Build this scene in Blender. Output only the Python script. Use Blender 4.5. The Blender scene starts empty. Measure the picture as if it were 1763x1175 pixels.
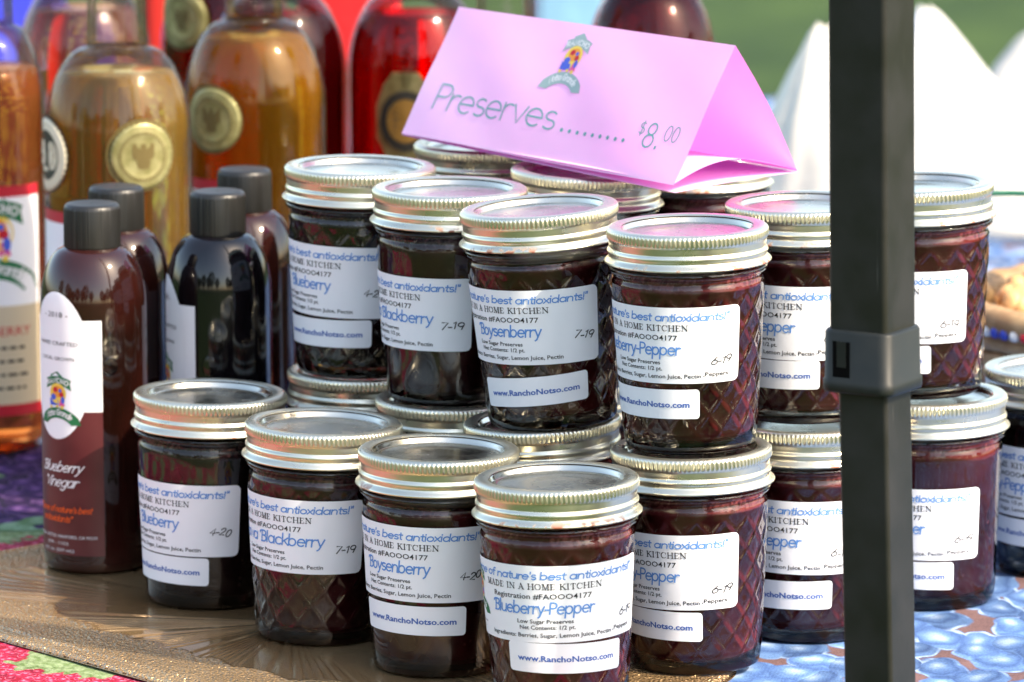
import bpy, math, random
from math import sin, cos, pi, radians, sqrt, atan2
from mathutils import Vector, Matrix

SC = bpy.context.scene
COL = SC.collection
TZ = 0.74                                   # table height: everything on the table is measured from it

# ------------------------------------------------------------------ camera, sky, sun, exposure
cam_data = bpy.data.cameras.new("camera")
cam = bpy.data.objects.new("camera", cam_data)
COL.objects.link(cam)
cam_data.sensor_width = 36.0
cam_data.lens = 9726.3 / 1763 * 36
cam_data.clip_start = 0.05
cam_data.clip_end = 600
cam_data.dof.use_dof = True
cam_data.dof.focus_distance = 2.48
cam_data.dof.aperture_fstop = 14.0
cam.matrix_world = (Matrix.Translation((0, 0, TZ + .5846)) @ Matrix.Rotation(radians(90 - 10.15), 4, 'X')
                    @ Matrix.Rotation(radians(-.144), 4, 'Z'))
SC.camera = cam

SUN_EL, SUN_AZ = radians(42), radians(122)  # azimuth clockwise from +Y
w = bpy.data.worlds.new("World")
SC.world = w
w.use_nodes = True
nt = w.node_tree
sky = nt.nodes.new("ShaderNodeTexSky")
sky.sky_type = 'NISHITA'
sky.sun_disc = False
sky.sun_elevation = SUN_EL
sky.sun_rotation = SUN_AZ
sky.air_density = 1.0
sky.dust_density = 2.0
bg = nt.nodes["Background"]
bg.inputs[1].default_value = 0.15
nt.links.new(sky.outputs[0], bg.inputs[0])

sun_d = bpy.data.lights.new("sun", 'SUN')
sun_d.energy = 2.0
sun_d.angle = radians(.53)
sun_d.color = (1.0, .93, .82)
sun = bpy.data.objects.new("sun", sun_d)
COL.objects.link(sun)
SV = Vector((cos(SUN_EL) * sin(SUN_AZ), cos(SUN_EL) * cos(SUN_AZ), sin(SUN_EL)))
sun.rotation_euler = SV.to_track_quat('Z', 'Y').to_euler()
sun.location = (2, -1, 5)

SC.view_settings.view_transform = 'Standard'
SC.view_settings.look = 'None'
SC.view_settings.exposure = 1.8
SC.view_settings.gamma = 1
SC.view_settings.use_white_balance = True
SC.view_settings.white_balance_temperature = 7500
SC.view_settings.white_balance_tint = 10
SC.view_settings.use_curve_mapping = False
SC.render.engine = 'CYCLES'
SC.cycles.max_bounces = 14
SC.cycles.transparent_max_bounces = 24
SC.cycles.transmission_bounces = 10
SC.cycles.glossy_bounces = 6
SC.cycles.caustics_refractive = False
SC.cycles.caustics_reflective = False
SC.cycles.sample_clamp_indirect = 6
SC.cycles.use_denoising = True

# ------------------------------------------------------------------ helpers
def tag(o, label=None, cat=None, group=None, kind=None):
    if label: o['label'] = label
    if cat: o['category'] = cat
    if group: o['group'] = group
    if kind: o['kind'] = kind
    return o

def thing(name, label, cat, loc=(0, 0, 0), group=None):
    o = bpy.data.objects.new(name, None)
    o.empty_display_size = .02
    COL.objects.link(o)
    o.location = (loc[0], loc[1], loc[2] + TZ)
    return tag(o, label, cat, group)

def PX(px, d, z=.15):
    return (px - 881.5) / 9726.3 * (d * .9843 + (.5846 - z) * .1762)

class MB:
    def __init__(s):
        s.v, s.f, s.m, s.flat = [], [], [], []
    def add(s, vs, fs, mat=0, smooth=True):
        b = len(s.v)
        s.v += [tuple(v) for v in vs]
        s.f += [tuple(b + i for i in f) for f in fs]
        s.m += [mat] * len(fs)
        s.flat += [smooth] * len(fs)
        return s
    def mesh(s, name, mats):
        me = bpy.data.meshes.new(name)
        me.from_pydata(s.v, [], s.f)
        for m in (mats if isinstance(mats, (list, tuple)) else [mats]):
            me.materials.append(m)
        me.polygons.foreach_set("material_index", s.m)
        me.polygons.foreach_set("use_smooth", s.flat)
        me.update()
        return me

def link(name, me, parent=None, loc=None, rot=None):
    o = bpy.data.objects.new(name, me)
    COL.objects.link(o)
    if parent: o.parent = parent
    if loc: o.location = loc
    if rot: o.rotation_euler = rot
    return o

def lathe(mb, prof, segs, rf=None, mat=0, cap=False, cx=0, cy=0, cz=0, smooth=True):
    """prof: list of (r, z); rf(r, z, theta) -> r"""
    n = len(prof)
    vs, fs = [], []
    for i in range(segs):
        th = 2 * pi * i / segs
        for r, z in prof:
            rr = rf(r, z, th) if rf else r
            vs.append((cx + rr * sin(th), cy - rr * cos(th), cz + z))
    for i in range(segs):
        j = (i + 1) % segs
        for k in range(n - 1):
            fs.append((i * n + k, j * n + k, j * n + k + 1, i * n + k + 1))
    if cap:
        fs.append(tuple(i * n for i in range(segs))[::-1])
        fs.append(tuple(i * n + n - 1 for i in range(segs)))
    mb.add(vs, fs, mat, smooth)

def box(mb, x0, x1, y0, y1, z0, z1, mat=0, bev=0.0):
    if bev <= 0:
        vs = [(x, y, z) for x in (x0, x1) for y in (y0, y1) for z in (z0, z1)]
        fs = [(0, 1, 3, 2), (4, 6, 7, 5), (0, 4, 5, 1), (2, 3, 7, 6), (0, 2, 6, 4), (1, 5, 7, 3)]
        mb.add(vs, fs, mat, False)
        return
    pts = []
    for (cxx, cyy, a0) in ((x1 - bev, y0 + bev, -pi / 2), (x1 - bev, y1 - bev, 0), (x0 + bev, y1 - bev, pi / 2), (x0 + bev, y0 + bev, pi)):
        for k in range(5):
            a = a0 + k * pi / 8
            pts.append((cxx + bev * cos(a), cyy + bev * sin(a)))
    rings = [(z0, 1), (z0 + bev * .3, 0), (z1 - bev * .3, 0), (z1, 1)]
    cxm, cym = (x0 + x1) / 2, (y0 + y1) / 2
    vs, fs = [], []
    m = len(pts)
    for z, ins in rings:
        for x, y in pts:
            k = 1 - ins * bev * .3 / max(abs(x1 - x0) / 2, 1e-6)
            vs.append((cxm + (x - cxm) * k, cym + (y - cym) * k, z))
    for r in range(3):
        for i in range(m):
            j = (i + 1) % m
            fs.append((r * m + i, r * m + j, (r + 1) * m + j, (r + 1) * m + i))
    fs.append(tuple(range(m))[::-1])
    fs.append(tuple(3 * m + i for i in range(m)))
    mb.add(vs, fs, mat, False)

def tube(mb, pts, r, n=8, mat=0, close=False):
    vs, fs = [], []
    P = [Vector(p) for p in pts]
    N = len(P)
    for i, p in enumerate(P):
        a = P[(i + 1) % N] if (close or i < N - 1) else P[i]
        b = P[i - 1] if (close or i > 0) else P[i]
        t = (a - b).normalized()
        up = Vector((0, 0, 1)) if abs(t.z) < .9 else Vector((1, 0, 0))
        e1 = t.cross(up).normalized(); e2 = t.cross(e1)
        rr = r[i] if isinstance(r, (list, tuple)) else r
        for k in range(n):
            q = p + e1 * rr * cos(2 * pi * k / n) + e2 * rr * sin(2 * pi * k / n)
            vs.append(tuple(q))
    for i in range(N if close else N - 1):
        j = (i + 1) % N
        for k in range(n):
            l = (k + 1) % n
            fs.append((i * n + k, i * n + l, j * n + l, j * n + k))
    if not close:
        fs.append(tuple(range(n)))
        fs.append(tuple((N - 1) * n + k for k in range(n))[::-1])
    mb.add(vs, fs, mat)

def ellipsoid(mb, c, r, rot=None, mat=0, nu=10, nv=6, wob=0, rnd=None):
    vs, fs = [], []
    R = rot or Matrix.Identity(3)
    for j in range(nv + 1):
        ph = pi * j / nv
        for i in range(nu):
            th = 2 * pi * i / nu
            k = 1 + (rnd.uniform(-wob, wob) if rnd else 0)
            p = R @ Vector((r[0] * k * sin(ph) * cos(th), r[1] * k * sin(ph) * sin(th), r[2] * k * cos(ph)))
            vs.append((c[0] + p.x, c[1] + p.y, c[2] + p.z))
    for j in range(nv):
        for i in range(nu):
            k = (i + 1) % nu
            fs.append((j * nu + i, (j + 1) * nu + i, (j + 1) * nu + k, j * nu + k))
    mb.add(vs, fs, mat)

# ------------------------------------------------------------------ materials
def mat(name, color=(.5, .5, .5), rough=.5, metal=0, spec=.5, **kw):
    m = bpy.data.materials.new(name)
    m.use_nodes = True
    b = m.node_tree.nodes["Principled BSDF"]
    b.inputs["Base Color"].default_value = (*color, 1)
    b.inputs["Roughness"].default_value = rough
    b.inputs["Metallic"].default_value = metal
    b.inputs["Specular IOR Level"].default_value = spec
    for k, v in kw.items():
        b.inputs[k.replace('_', ' ')].default_value = v
    return m

def N(m, t, **kw):
    n = m.node_tree.nodes.new(t)
    for k, v in kw.items():
        setattr(n, k, v)
    return n

def L(m, a, b):
    m.node_tree.links.new(a, b)

def noise_color(m, c0, c1, scale, detail=4, lo=.35, hi=.65, coord='Object', rough_var=None, bump=None, stretch=None):
    """mix two base colours by noise; optional bump (strength, scale)"""
    b = m.node_tree.nodes["Principled BSDF"]
    tc = N(m, "ShaderNodeTexCoord")
    src = tc.outputs[coord]
    if stretch:
        mp = N(m, "ShaderNodeMapping"); mp.inputs["Scale"].default_value = stretch
        L(m, src, mp.inputs[0]); src = mp.outputs[0]
    nz = N(m, "ShaderNodeTexNoise"); nz.inputs["Scale"].default_value = scale; nz.inputs["Detail"].default_value = detail
    L(m, src, nz.inputs["Vector"])
    rp = N(m, "ShaderNodeValToRGB")
    rp.color_ramp.elements[0].position = lo; rp.color_ramp.elements[0].color = (*c0, 1)
    rp.color_ramp.elements[1].position = hi; rp.color_ramp.elements[1].color = (*c1, 1)
    L(m, nz.outputs[0], rp.inputs[0]); L(m, rp.outputs[0], b.inputs["Base Color"])
    if rough_var:
        mr = N(m, "ShaderNodeMapRange"); mr.inputs[3].default_value = rough_var[0]; mr.inputs[4].default_value = rough_var[1]
        L(m, nz.outputs[0], mr.inputs[0]); L(m, mr.outputs[0], b.inputs["Roughness"])
    if bump:
        n2 = N(m, "ShaderNodeTexNoise"); n2.inputs["Scale"].default_value = bump[1]; n2.inputs["Detail"].default_value = 3
        L(m, src, n2.inputs["Vector"])
        bp = N(m, "ShaderNodeBump"); bp.inputs["Strength"].default_value = bump[0]; bp.inputs["Distance"].default_value = bump[2] if len(bump) > 2 else .001
        L(m, n2.outputs[0], bp.inputs["Height"]); L(m, bp.outputs[0], b.inputs["Normal"])
    return m

# -- tinned lid metal, with faint smears and rust flecks along the lower flange
def lid_material():
    m = mat("tinned_metal", (.83, .81, .73), .25, 1.0)
    b = m.node_tree.nodes["Principled BSDF"]
    tc = N(m, "ShaderNodeTexCoord"); oi = N(m, "ShaderNodeObjectInfo")
    add = N(m, "ShaderNodeVectorMath", operation='ADD'); cmb = N(m, "ShaderNodeCombineXYZ")
    mul = N(m, "ShaderNodeMath", operation='MULTIPLY'); mul.inputs[1].default_value = 7.0
    L(m, oi.outputs["Random"], mul.inputs[0]); L(m, mul.outputs[0], cmb.inputs[0]); L(m, mul.outputs[0], cmb.inputs[1])
    L(m, tc.outputs["Object"], add.inputs[0]); L(m, cmb.outputs[0], add.inputs[1])
    n1 = N(m, "ShaderNodeTexNoise"); n1.inputs["Scale"].default_value = 60; n1.inputs["Detail"].default_value = 5
    L(m, add.outputs[0], n1.inputs["Vector"])
    mr = N(m, "ShaderNodeMapRange"); mr.inputs[1].default_value = .3; mr.inputs[2].default_value = .75
    mr.inputs[3].default_value = .24; mr.inputs[4].default_value = .38
    L(m, n1.outputs[0], mr.inputs[0]); L(m, mr.outputs[0], b.inputs["Roughness"])
    # rust flecks
    n2 = N(m, "ShaderNodeTexNoise"); n2.inputs["Scale"].default_value = 260; n2.inputs["Detail"].default_value = 4
    L(m, add.outputs[0], n2.inputs["Vector"])
    n3 = N(m, "ShaderNodeTexNoise"); n3.inputs["Scale"].default_value = 32
    L(m, add.outputs[0], n3.inputs["Vector"])
    sx = N(m, "ShaderNodeSeparateXYZ"); L(m, tc.outputs["Object"], sx.inputs[0])
    zr = N(m, "ShaderNodeMapRange"); zr.inputs[1].default_value = .0862; zr.inputs[2].default_value = .0832
    L(m, sx.outputs[2], zr.inputs[0])
    s = N(m, "ShaderNodeMath", operation='ADD'); L(m, n2.outputs[0], s.inputs[0]); L(m, n3.outputs[0], s.inputs[1])
    g = N(m, "ShaderNodeMapRange"); g.inputs[1].default_value = 1.10; g.inputs[2].default_value = 1.22
    L(m, s.outputs[0], g.inputs[0])
    f = N(m, "ShaderNodeMath", operation='MULTIPLY'); L(m, g.outputs[0], f.inputs[0]); L(m, zr.outputs[0], f.inputs[1])
    mx = N(m, "ShaderNodeMix", data_type='RGBA')
    L(m, f.outputs[0], mx.inputs[0])
    mx.inputs[6].default_value = (.74, .71, .57, 1); mx.inputs[7].default_value = (.32, .10, .05, 1)
    L(m, mx.outputs[2], b.inputs["Base Color"])
    inv = N(m, "ShaderNodeMath", operation='SUBTRACT'); inv.inputs[0].default_value = .95
    inv.use_clamp = True
    L(m, f.outputs[0], inv.inputs[1]); L(m, inv.outputs[0], b.inputs["Metallic"])
    bp = N(m, "ShaderNodeBump"); bp.inputs["Strength"].default_value = .08; bp.inputs["Distance"].default_value = .0006
    L(m, n1.outputs[0], bp.inputs["Height"]); L(m, bp.outputs[0], b.inputs["Normal"])
    return m

def disc_material():
    m = mat("lid_disc_metal", (.74, .70, .58), .2, 1.0)
    b = m.node_tree.nodes["Principled BSDF"]
    tc = N(m, "ShaderNodeTexCoord"); oi = N(m, "ShaderNodeObjectInfo")
    add = N(m, "ShaderNodeVectorMath", operation='ADD'); cmb = N(m, "ShaderNodeCombineXYZ")
    mul = N(m, "ShaderNodeMath", operation='MULTIPLY'); mul.inputs[1].default_value = 9.0
    L(m, oi.outputs["Random"], mul.inputs[0]); L(m, mul.outputs[0], cmb.inputs[0])
    L(m, tc.outputs["Object"], add.inputs[0]); L(m, cmb.outputs[0], add.inputs[1])
    n1 = N(m, "ShaderNodeTexNoise"); n1.inputs["Scale"].default_value = 45; n1.inputs["Detail"].default_value = 6
    L(m, add.outputs[0], n1.inputs["Vector"])
    mr = N(m, "ShaderNodeMapRange"); mr.inputs[1].default_value = .35; mr.inputs[2].default_value = .7
    mr.inputs[3].default_value = .14; mr.inputs[4].default_value = .38
    L(m, n1.outputs[0], mr.inputs[0]); L(m, mr.outputs[0], b.inputs["Roughness"])
    vo = N(m, "ShaderNodeTexVoronoi"); vo.inputs["Scale"].default_value = 330
    L(m, add.outputs[0], vo.inputs["Vector"])
    # specks of dust and dried drops
    th = N(m, "ShaderNodeMapRange"); th.inputs[1].default_value = .13; th.inputs[2].default_value = .08
    L(m, vo.outputs["Distance"], th.inputs[0])
    n4 = N(m, "ShaderNodeTexNoise"); n4.inputs["Scale"].default_value = 60; L(m, add.outputs[0], n4.inputs["Vector"])
    g = N(m, "ShaderNodeMapRange"); g.inputs[1].default_value = .55; g.inputs[2].default_value = .62; L(m, n4.outputs[0], g.inputs[0])
    f = N(m, "ShaderNodeMath", operation='MULTIPLY'); L(m, th.outputs[0], f.inputs[0]); L(m, g.outputs[0], f.inputs[1])
    inv = N(m, "ShaderNodeMath", operation='SUBTRACT'); inv.inputs[0].default_value = 1
    L(m, f.outputs[0], inv.inputs[1]); L(m, inv.outputs[0], b.inputs["Metallic"])
    return m

def thin_glass(name, tint=(.97, .97, .95), rough=.015, ior=1.5, gain=1.0, dirt=0.0):
    m = bpy.data.materials.new(name); m.use_nodes = True
    t = m.node_tree; t.nodes.clear()
    out = N(m, "ShaderNodeOutputMaterial"); mix = N(m, "ShaderNodeMixShader")
    tr = N(m, "ShaderNodeBsdfTransparent"); tr.inputs[0].default_value = (*tint, 1)
    gl = N(m, "ShaderNodeBsdfGlossy"); gl.inputs["Roughness"].default_value = rough
    fr = N(m, "ShaderNodeFresnel"); fr.inputs[0].default_value = ior
    tc = N(m, "ShaderNodeTexCoord"); nz = N(m, "ShaderNodeTexNoise"); nz.inputs["Scale"].default_value = 70; nz.inputs["Detail"].default_value = 2
    bp = N(m, "ShaderNodeBump"); bp.inputs["Strength"].default_value = .12; bp.inputs["Distance"].default_value = .001
    L(m, tc.outputs["Object"], nz.inputs["Vector"]); L(m, nz.outputs[0], bp.inputs["Height"])
    L(m, bp.outputs[0], gl.inputs["Normal"]); L(m, bp.outputs[0], fr.inputs["Normal"])
    mu = N(m, "ShaderNodeMath", operation='MULTIPLY'); mu.inputs[1].default_value = gain; mu.use_clamp = True
    L(m, fr.outputs[0], mu.inputs[0]); L(m, mu.outputs[0], mix.inputs[0])
    L(m, tr.outputs[0], mix.inputs[1]); L(m, gl.outputs[0], mix.inputs[2]); L(m, mix.outputs[0], out.inputs[0])
    return m

def liquid(name, col, dif=.35, rough=.03, ior=1.34, tcol=None):
    """clear coloured drink: refraction plus light scattered inside it"""
    m = bpy.data.materials.new(name); m.use_nodes = True
    t = m.node_tree; t.nodes.clear()
    out = N(m, "ShaderNodeOutputMaterial"); mix = N(m, "ShaderNodeMixShader"); mix.inputs[0].default_value = dif
    g = N(m, "ShaderNodeBsdfGlass"); g.inputs[0].default_value = (*col, 1); g.inputs[1].default_value = rough; g.inputs[2].default_value = ior
    tr = N(m, "ShaderNodeBsdfTranslucent"); tr.inputs[0].default_value = (*(tcol or col), 1)
    df = N(m, "ShaderNodeBsdfDiffuse"); df.inputs[0].default_value = (*[c * .8 for c in (tcol or col)], 1)
    ad = N(m, "ShaderNodeMixShader"); ad.inputs[0].default_value = .7
    L(m, tr.outputs[0], ad.inputs[1]); L(m, df.outputs[0], ad.inputs[2])
    L(m, g.outputs[0], mix.inputs[1]); L(m, ad.outputs[0], mix.inputs[2]); L(m, mix.outputs[0], out.inputs[0])
    return m

def jam_material(name, c0, c1):
    m = mat(name, c1, .25, 0, .3)
    noise_color(m, c0, c1, 30, 3, .35, .72, bump=(.2, 60, .0012))
    b = m.node_tree.nodes["Principled BSDF"]
    b.inputs["Coat Weight"].default_value = .08
    # froth and tiny bubbles along the top of the fill
    tc = N(m, "ShaderNodeTexCoord"); sx = N(m, "ShaderNodeSeparateXYZ"); L(m, tc.outputs["Object"], sx.inputs[0])
    zr = N(m, "ShaderNodeMapRange"); zr.inputs[1].default_value = .0715; zr.inputs[2].default_value = .0765; L(m, sx.outputs[2], zr.inputs[0])
    n3 = N(m, "ShaderNodeTexNoise"); n3.inputs["Scale"].default_value = 480; n3.inputs["Detail"].default_value = 2; L(m, tc.outputs["Object"], n3.inputs["Vector"])
    n4 = N(m, "ShaderNodeTexNoise"); n4.inputs["Scale"].default_value = 45; L(m, tc.outputs["Object"], n4.inputs["Vector"])
    ad = N(m, "ShaderNodeMath", operation='ADD'); L(m, n3.outputs[0], ad.inputs[0]); L(m, n4.outputs[0], ad.inputs[1])
    th = N(m, "ShaderNodeMapRange"); th.inputs[1].default_value = 1.02; th.inputs[2].default_value = 1.22; L(m, ad.outputs[0], th.inputs[0])
    mu = N(m, "ShaderNodeMath", operation='MULTIPLY'); L(m, zr.outputs[0], mu.inputs[0]); L(m, th.outputs[0], mu.inputs[1])
    # scattered seeds and berry skins pressed on the glass
    vo = N(m, "ShaderNodeTexVoronoi"); vo.inputs["Scale"].default_value = 210; L(m, tc.outputs["Object"], vo.inputs["Vector"])
    v1 = N(m, "ShaderNodeMapRange"); v1.inputs[1].default_value = .22; v1.inputs[2].default_value = .12; L(m, vo.outputs["Distance"], v1.inputs[0])
    v2 = N(m, "ShaderNodeMapRange"); v2.inputs[1].default_value = .52; v2.inputs[2].default_value = .6; L(m, n4.outputs[0], v2.inputs[0])
    v3 = N(m, "ShaderNodeMath", operation='MULTIPLY'); L(m, v1.outputs[0], v3.inputs[0]); L(m, v2.outputs[0], v3.inputs[1])
    v4 = N(m, "ShaderNodeMath", operation='MULTIPLY'); v4.inputs[1].default_value = .35; L(m, v3.outputs[0], v4.inputs[0])
    mx_ = N(m, "ShaderNodeMath", operation='MAXIMUM'); L(m, mu.outputs[0], mx_.inputs[0]); L(m, v4.outputs[0], mx_.inputs[1])
    cm = N(m, "ShaderNodeMix", data_type='RGBA'); cm.inputs[7].default_value = (min(1, c1[0] * 1.25 + .05), c1[1] * 1.5 + .03, c1[2] * 1.5 + .028, 1)
    old = b.inputs["Base Color"].links[0].from_socket
    L(m, mx_.outputs[0], cm.inputs[0]); L(m, old, cm.inputs[6]); L(m, cm.outputs[2], b.inputs["Base Color"])
    b.inputs["Coat Roughness"].default_value = .1
    return m

M = {}
M['lid'] = lid_material()
M['disc'] = disc_material()
M['glass'] = thin_glass("jar_glass", gain=1.15)
M['jam_pepper'] = jam_material("pepper_jam", (.055, .006, .008), (.18, .020, .023))
M['jam_blue'] = jam_material("blueberry_jam", (.006, .002, .003), (.022, .006, .007))
M['jam_boysen'] = jam_material("boysenberry_jam", (.018, .002, .003), (.09, .009, .009))
M['jam_black'] = jam_material("blackberry_jam", (.014, .002, .003), (.06, .006, .010))
M['paper'] = noise_color(mat("label_paper", (.88, .89, .92), .55), (.86, .87, .90), (.90, .91, .94), 30, 3, bump=(.15, 90, .0008))
def ink(name, c):
    return mat(name, c, .6, 0, .3)
M['blue'] = ink("ink_sky_blue", (.11, .29, .66))
M['navy'] = ink("ink_web_blue", (.05, .13, .42))
M['black'] = ink("ink_black", (.02, .02, .022))
M['pen'] = ink("ink_pen", (.03, .03, .035))
M['teal'] = ink("ink_teal", (.12, .38, .37))
M['green'] = ink("ink_green", (.015, .16, .06))
M['greengrey'] = ink("ink_grey_green", (.30, .42, .42))
M['orange'] = ink("ink_orange", (.85, .30, .04))
M['yellow'] = ink("ink_yellow", (.85, .60, .10))
M['red'] = ink("ink_red", (.55, .015, .03))
M['pinkink'] = ink("ink_pink", (.75, .10, .30))
M['blueink'] = ink("ink_royal_blue", (.06, .12, .60))
M['white'] = ink("ink_white", (.8, .8, .8))
M['orangered'] = ink("ink_orange_red", (.75, .10, .02))
M['maroonprint'] = noise_color(mat("maroon_print", (.10, .015, .02), .35), (.075, .010, .014), (.13, .028, .03), 25, 3)

# ------------------------------------------------------------------ lettering (own stroke letters + built-in font)
def A(cx, cy, rx, ry, a0, a1, n=None):
    n = n or max(3, int(abs(a1 - a0) / 24))
    return [(cx + rx * cos(radians(a0 + (a1 - a0) * i / n)), cy + ry * sin(radians(a0 + (a1 - a0) * i / n))) for i in range(n + 1)]

O_ = A(.46, .5, .44, .5, 0, 360, 14)
G = {  # x-height 1; (width, strokes)
 'a': (1.12, [O_, [(.92, 1), (.92, 0)]]), 'b': (1.1, [[(.03, 1.6), (.03, 0)], O_]),
 'c': (.95, [A(.5, .5, .46, .5, 48, 312)]), 'd': (1.12, [O_, [(.92, 1.6), (.92, 0)]]),
 'e': (1.05, [[(.04, .52), (.92, .52)], A(.48, .5, .45, .5, 4, 312)]),
 'f': (.62, [A(.52, 1.3, .24, .3, 60, 180) + [(.28, 0)], [(.02, .96), (.58, .96)]]),
 'g': (1.12, [O_, [(.92, 1), (.92, -.15)] + A(.5, -.15, .42, .4, 0, -150)]),
 'h': (1.02, [[(.05, 1.6), (.05, 0)], [(.05, .5)] + A(.45, .58, .38, .42, 170, 0) + [(.83, 0)]]),
 'i': (.34, [[(.1, 1), (.1, 0)], [(.1, 1.38), (.1, 1.5)]]),
 'j': (.4, [[(.2, 1), (.2, -.3)] + A(0, -.3, .2, .22, 0, -90), [(.2, 1.38), (.2, 1.5)]]),
 'k': (.9, [[(.05, 1.6), (.05, 0)], [(.75, 1), (.08, .42)], [(.3, .6), (.82, 0)]]),
 'l': (.34, [[(.1, 1.6), (.1, 0)]]),
 'm': (1.6, [[(.05, 1), (.05, 0)], [(.05, .5)] + A(.4, .6, .34, .4, 170, 0) + [(.74, 0)], [(.74, .5)] + A(1.08, .6, .34, .4, 170, 0) + [(1.42, 0)]]),
 'n': (1.02, [[(.05, 1), (.05, 0)], [(.05, .5)] + A(.45, .58, .38, .42, 170, 0) + [(.83, 0)]]),
 'o': (1.02, [O_]), 'p': (1.1, [[(.03, 1), (.03, -.55)], O_]), 'q': (1.12, [O_, [(.92, 1), (.92, -.55)]]),
 'r': (.66, [[(.05, 1), (.05, 0)], [(.05, .5)] + A(.42, .55, .36, .42, 165, 60)]),
 's': (.8, [A(.38, .75, .3, .25, 40, 255) + A(.38, .26, .33, .26, 80, -140)]),
 't': (.6, [[(.27, 1.4), (.27, .2)] + A(.45, .2, .18, .2, 180, 280), [(.02, .98), (.56, .98)]]),
 'u': (1.02, [[(.05, 1), (.05, .42)] + A(.43, .42, .38, .42, 180, 350) + [(.83, 1)], [(.83, 1), (.83, 0)]]),
 'v': (.88, [[(.02, 1), (.42, 0), (.82, 1)]]), 'w': (1.3, [[(.02, 1), (.34, 0), (.64, .95), (.94, 0), (1.24, 1)]]),
 'x': (.9, [[(.04, 1), (.8, 0)], [(.8, 1), (.04, 0)]]),
 'y': (.92, [[(.04, 1), (.44, .02)], [(.84, 1), (.3, -.38), (.1, -.52)]]),
 'z': (.85, [[(.05, 1), (.75, 1), (.05, 0), (.78, 0)]]), ' ': (.55, []),
 '.': (.32, [[(.1, .0), (.1, .1)]]), ',': (.32, [[(.13, .1), (.03, -.22)]]), '!': (.4, [[(.14, 1.55), (.14, .42)], [(.14, .0), (.14, .12)]]),
 '"': (.5, [[(.1, 1.55), (.08, 1.15)], [(.34, 1.55), (.32, 1.15)]]), "'": (.28, [[(.12, 1.55), (.1, 1.18)]]),
 '-': (.62, [[(.08, .55), (.5, .55)]]), '$': (.85, [A(.4, 1.05, .3, .28, 40, 255) + A(.4, .5, .33, .3, 80, -140), [(.4, 1.5), (.4, 0)]]),
 '0': (1.0, [A(.44, .75, .38, .75, 0, 360, 14)]), '1': (.55, [[(.05, 1.2), (.32, 1.5), (.32, 0)]]),
 '2': (.95, [A(.42, 1.08, .36, .42, 165, -30) + [(.05, .03), (.85, .03)]]),
 '3': (.9, [A(.38, 1.12, .34, .38, 150, -80) + A(.38, .4, .4, .4, 80, -150)]),
 '4': (.95, [[(.62, 0), (.62, 1.5), (.02, .45), (.86, .45)]]),
 '5': (.9, [[(.75, 1.5), (.15, 1.5), (.1, .82)] + A(.38, .48, .42, .48, 120, -150)]),
 '6': (.95, [[(.55, 1.5), (.15, .8)] + A(.45, .46, .4, .46, 150, 510)]),
 '7': (.85, [[(.05, 1.5), (.78, 1.5), (.28, 0)]]),
 '8': (.95, [A(.44, 1.12, .32, .36, 0, 360, 12), A(.44, .39, .4, .39, 0, 360, 12)]),
 '9': (.95, [A(.44, 1.04, .38, .44, 0, 360, 12), [(.82, 1.04), (.62, 0)]]),
 'P': (1.0, [[(.08, 1.5), (.08, 0)], [(.08, 1.5), (.5, 1.5)] + A(.5, 1.12, .4, .38, 90, -90) + [(.08, .74)]]),
 'B': (1.15, [A(.1, 1.25, .22, .2, 200, 20) + [(.28, 1.5), (.28, 0)], [(.28, 1.5), (.62, 1.5)] + A(.62, 1.16, .36, .34, 90, -90) + [(.3, .82)], [(.62, .82)] + A(.66, .41, .42, .41, 90, -90) + [(.2, 0)]]),
 'K': (1.15, [A(.06, 1.25, .22, .2, 200, 20) + [(.26, 1.5), (.26, 0)], [(.95, 1.5), (.28, .7)], [(.45, .88), (1.0, 0)]]),
 'V': (1.2, [A(.0, 1.3, .2, .2, 220, 20) + [(.5, 0), (1.05, 1.5)]]), 'N': (1.2, [[(.05, 0), (.2, 1.4), (.85, .05), (1.05, 1.5)]]),
 'G': (1.25, [A(.58, .75, .5, .75, 45, 340) + [(1.05, .7), (.6, .7)]]), 'R': (1.05, [[(.08, 1.5), (.08, 0)], [(.08, 1.5), (.5, 1.5)] + A(.5, 1.12, .36, .38, 90, -90) + [(.08, .74)], [(.45, .74), (.9, 0)]]),
 'A': (1.15, [[(.0, 0), (.52, 1.5), (1.04, 0)], [(.2, .5), (.86, .5)]]), 'C': (1.2, [A(.6, .75, .54, .75, 45, 315)]),
 'H': (1.15, [[(.08, 1.5), (.08, 0)], [(.95, 1.5), (.95, 0)], [(.08, .78), (.95, .78)]]), 'O': (1.35, [A(.62, .75, .58, .75, 0, 360, 16)]),
 'S': (.95, [A(.45, 1.12, .36, .38, 40, 255) + A(.45, .4, .4, .4, 80, -140)]), 'L': (.85, [[(.08, 1.5), (.08, 0), (.75, 0)]]),
}

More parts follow.
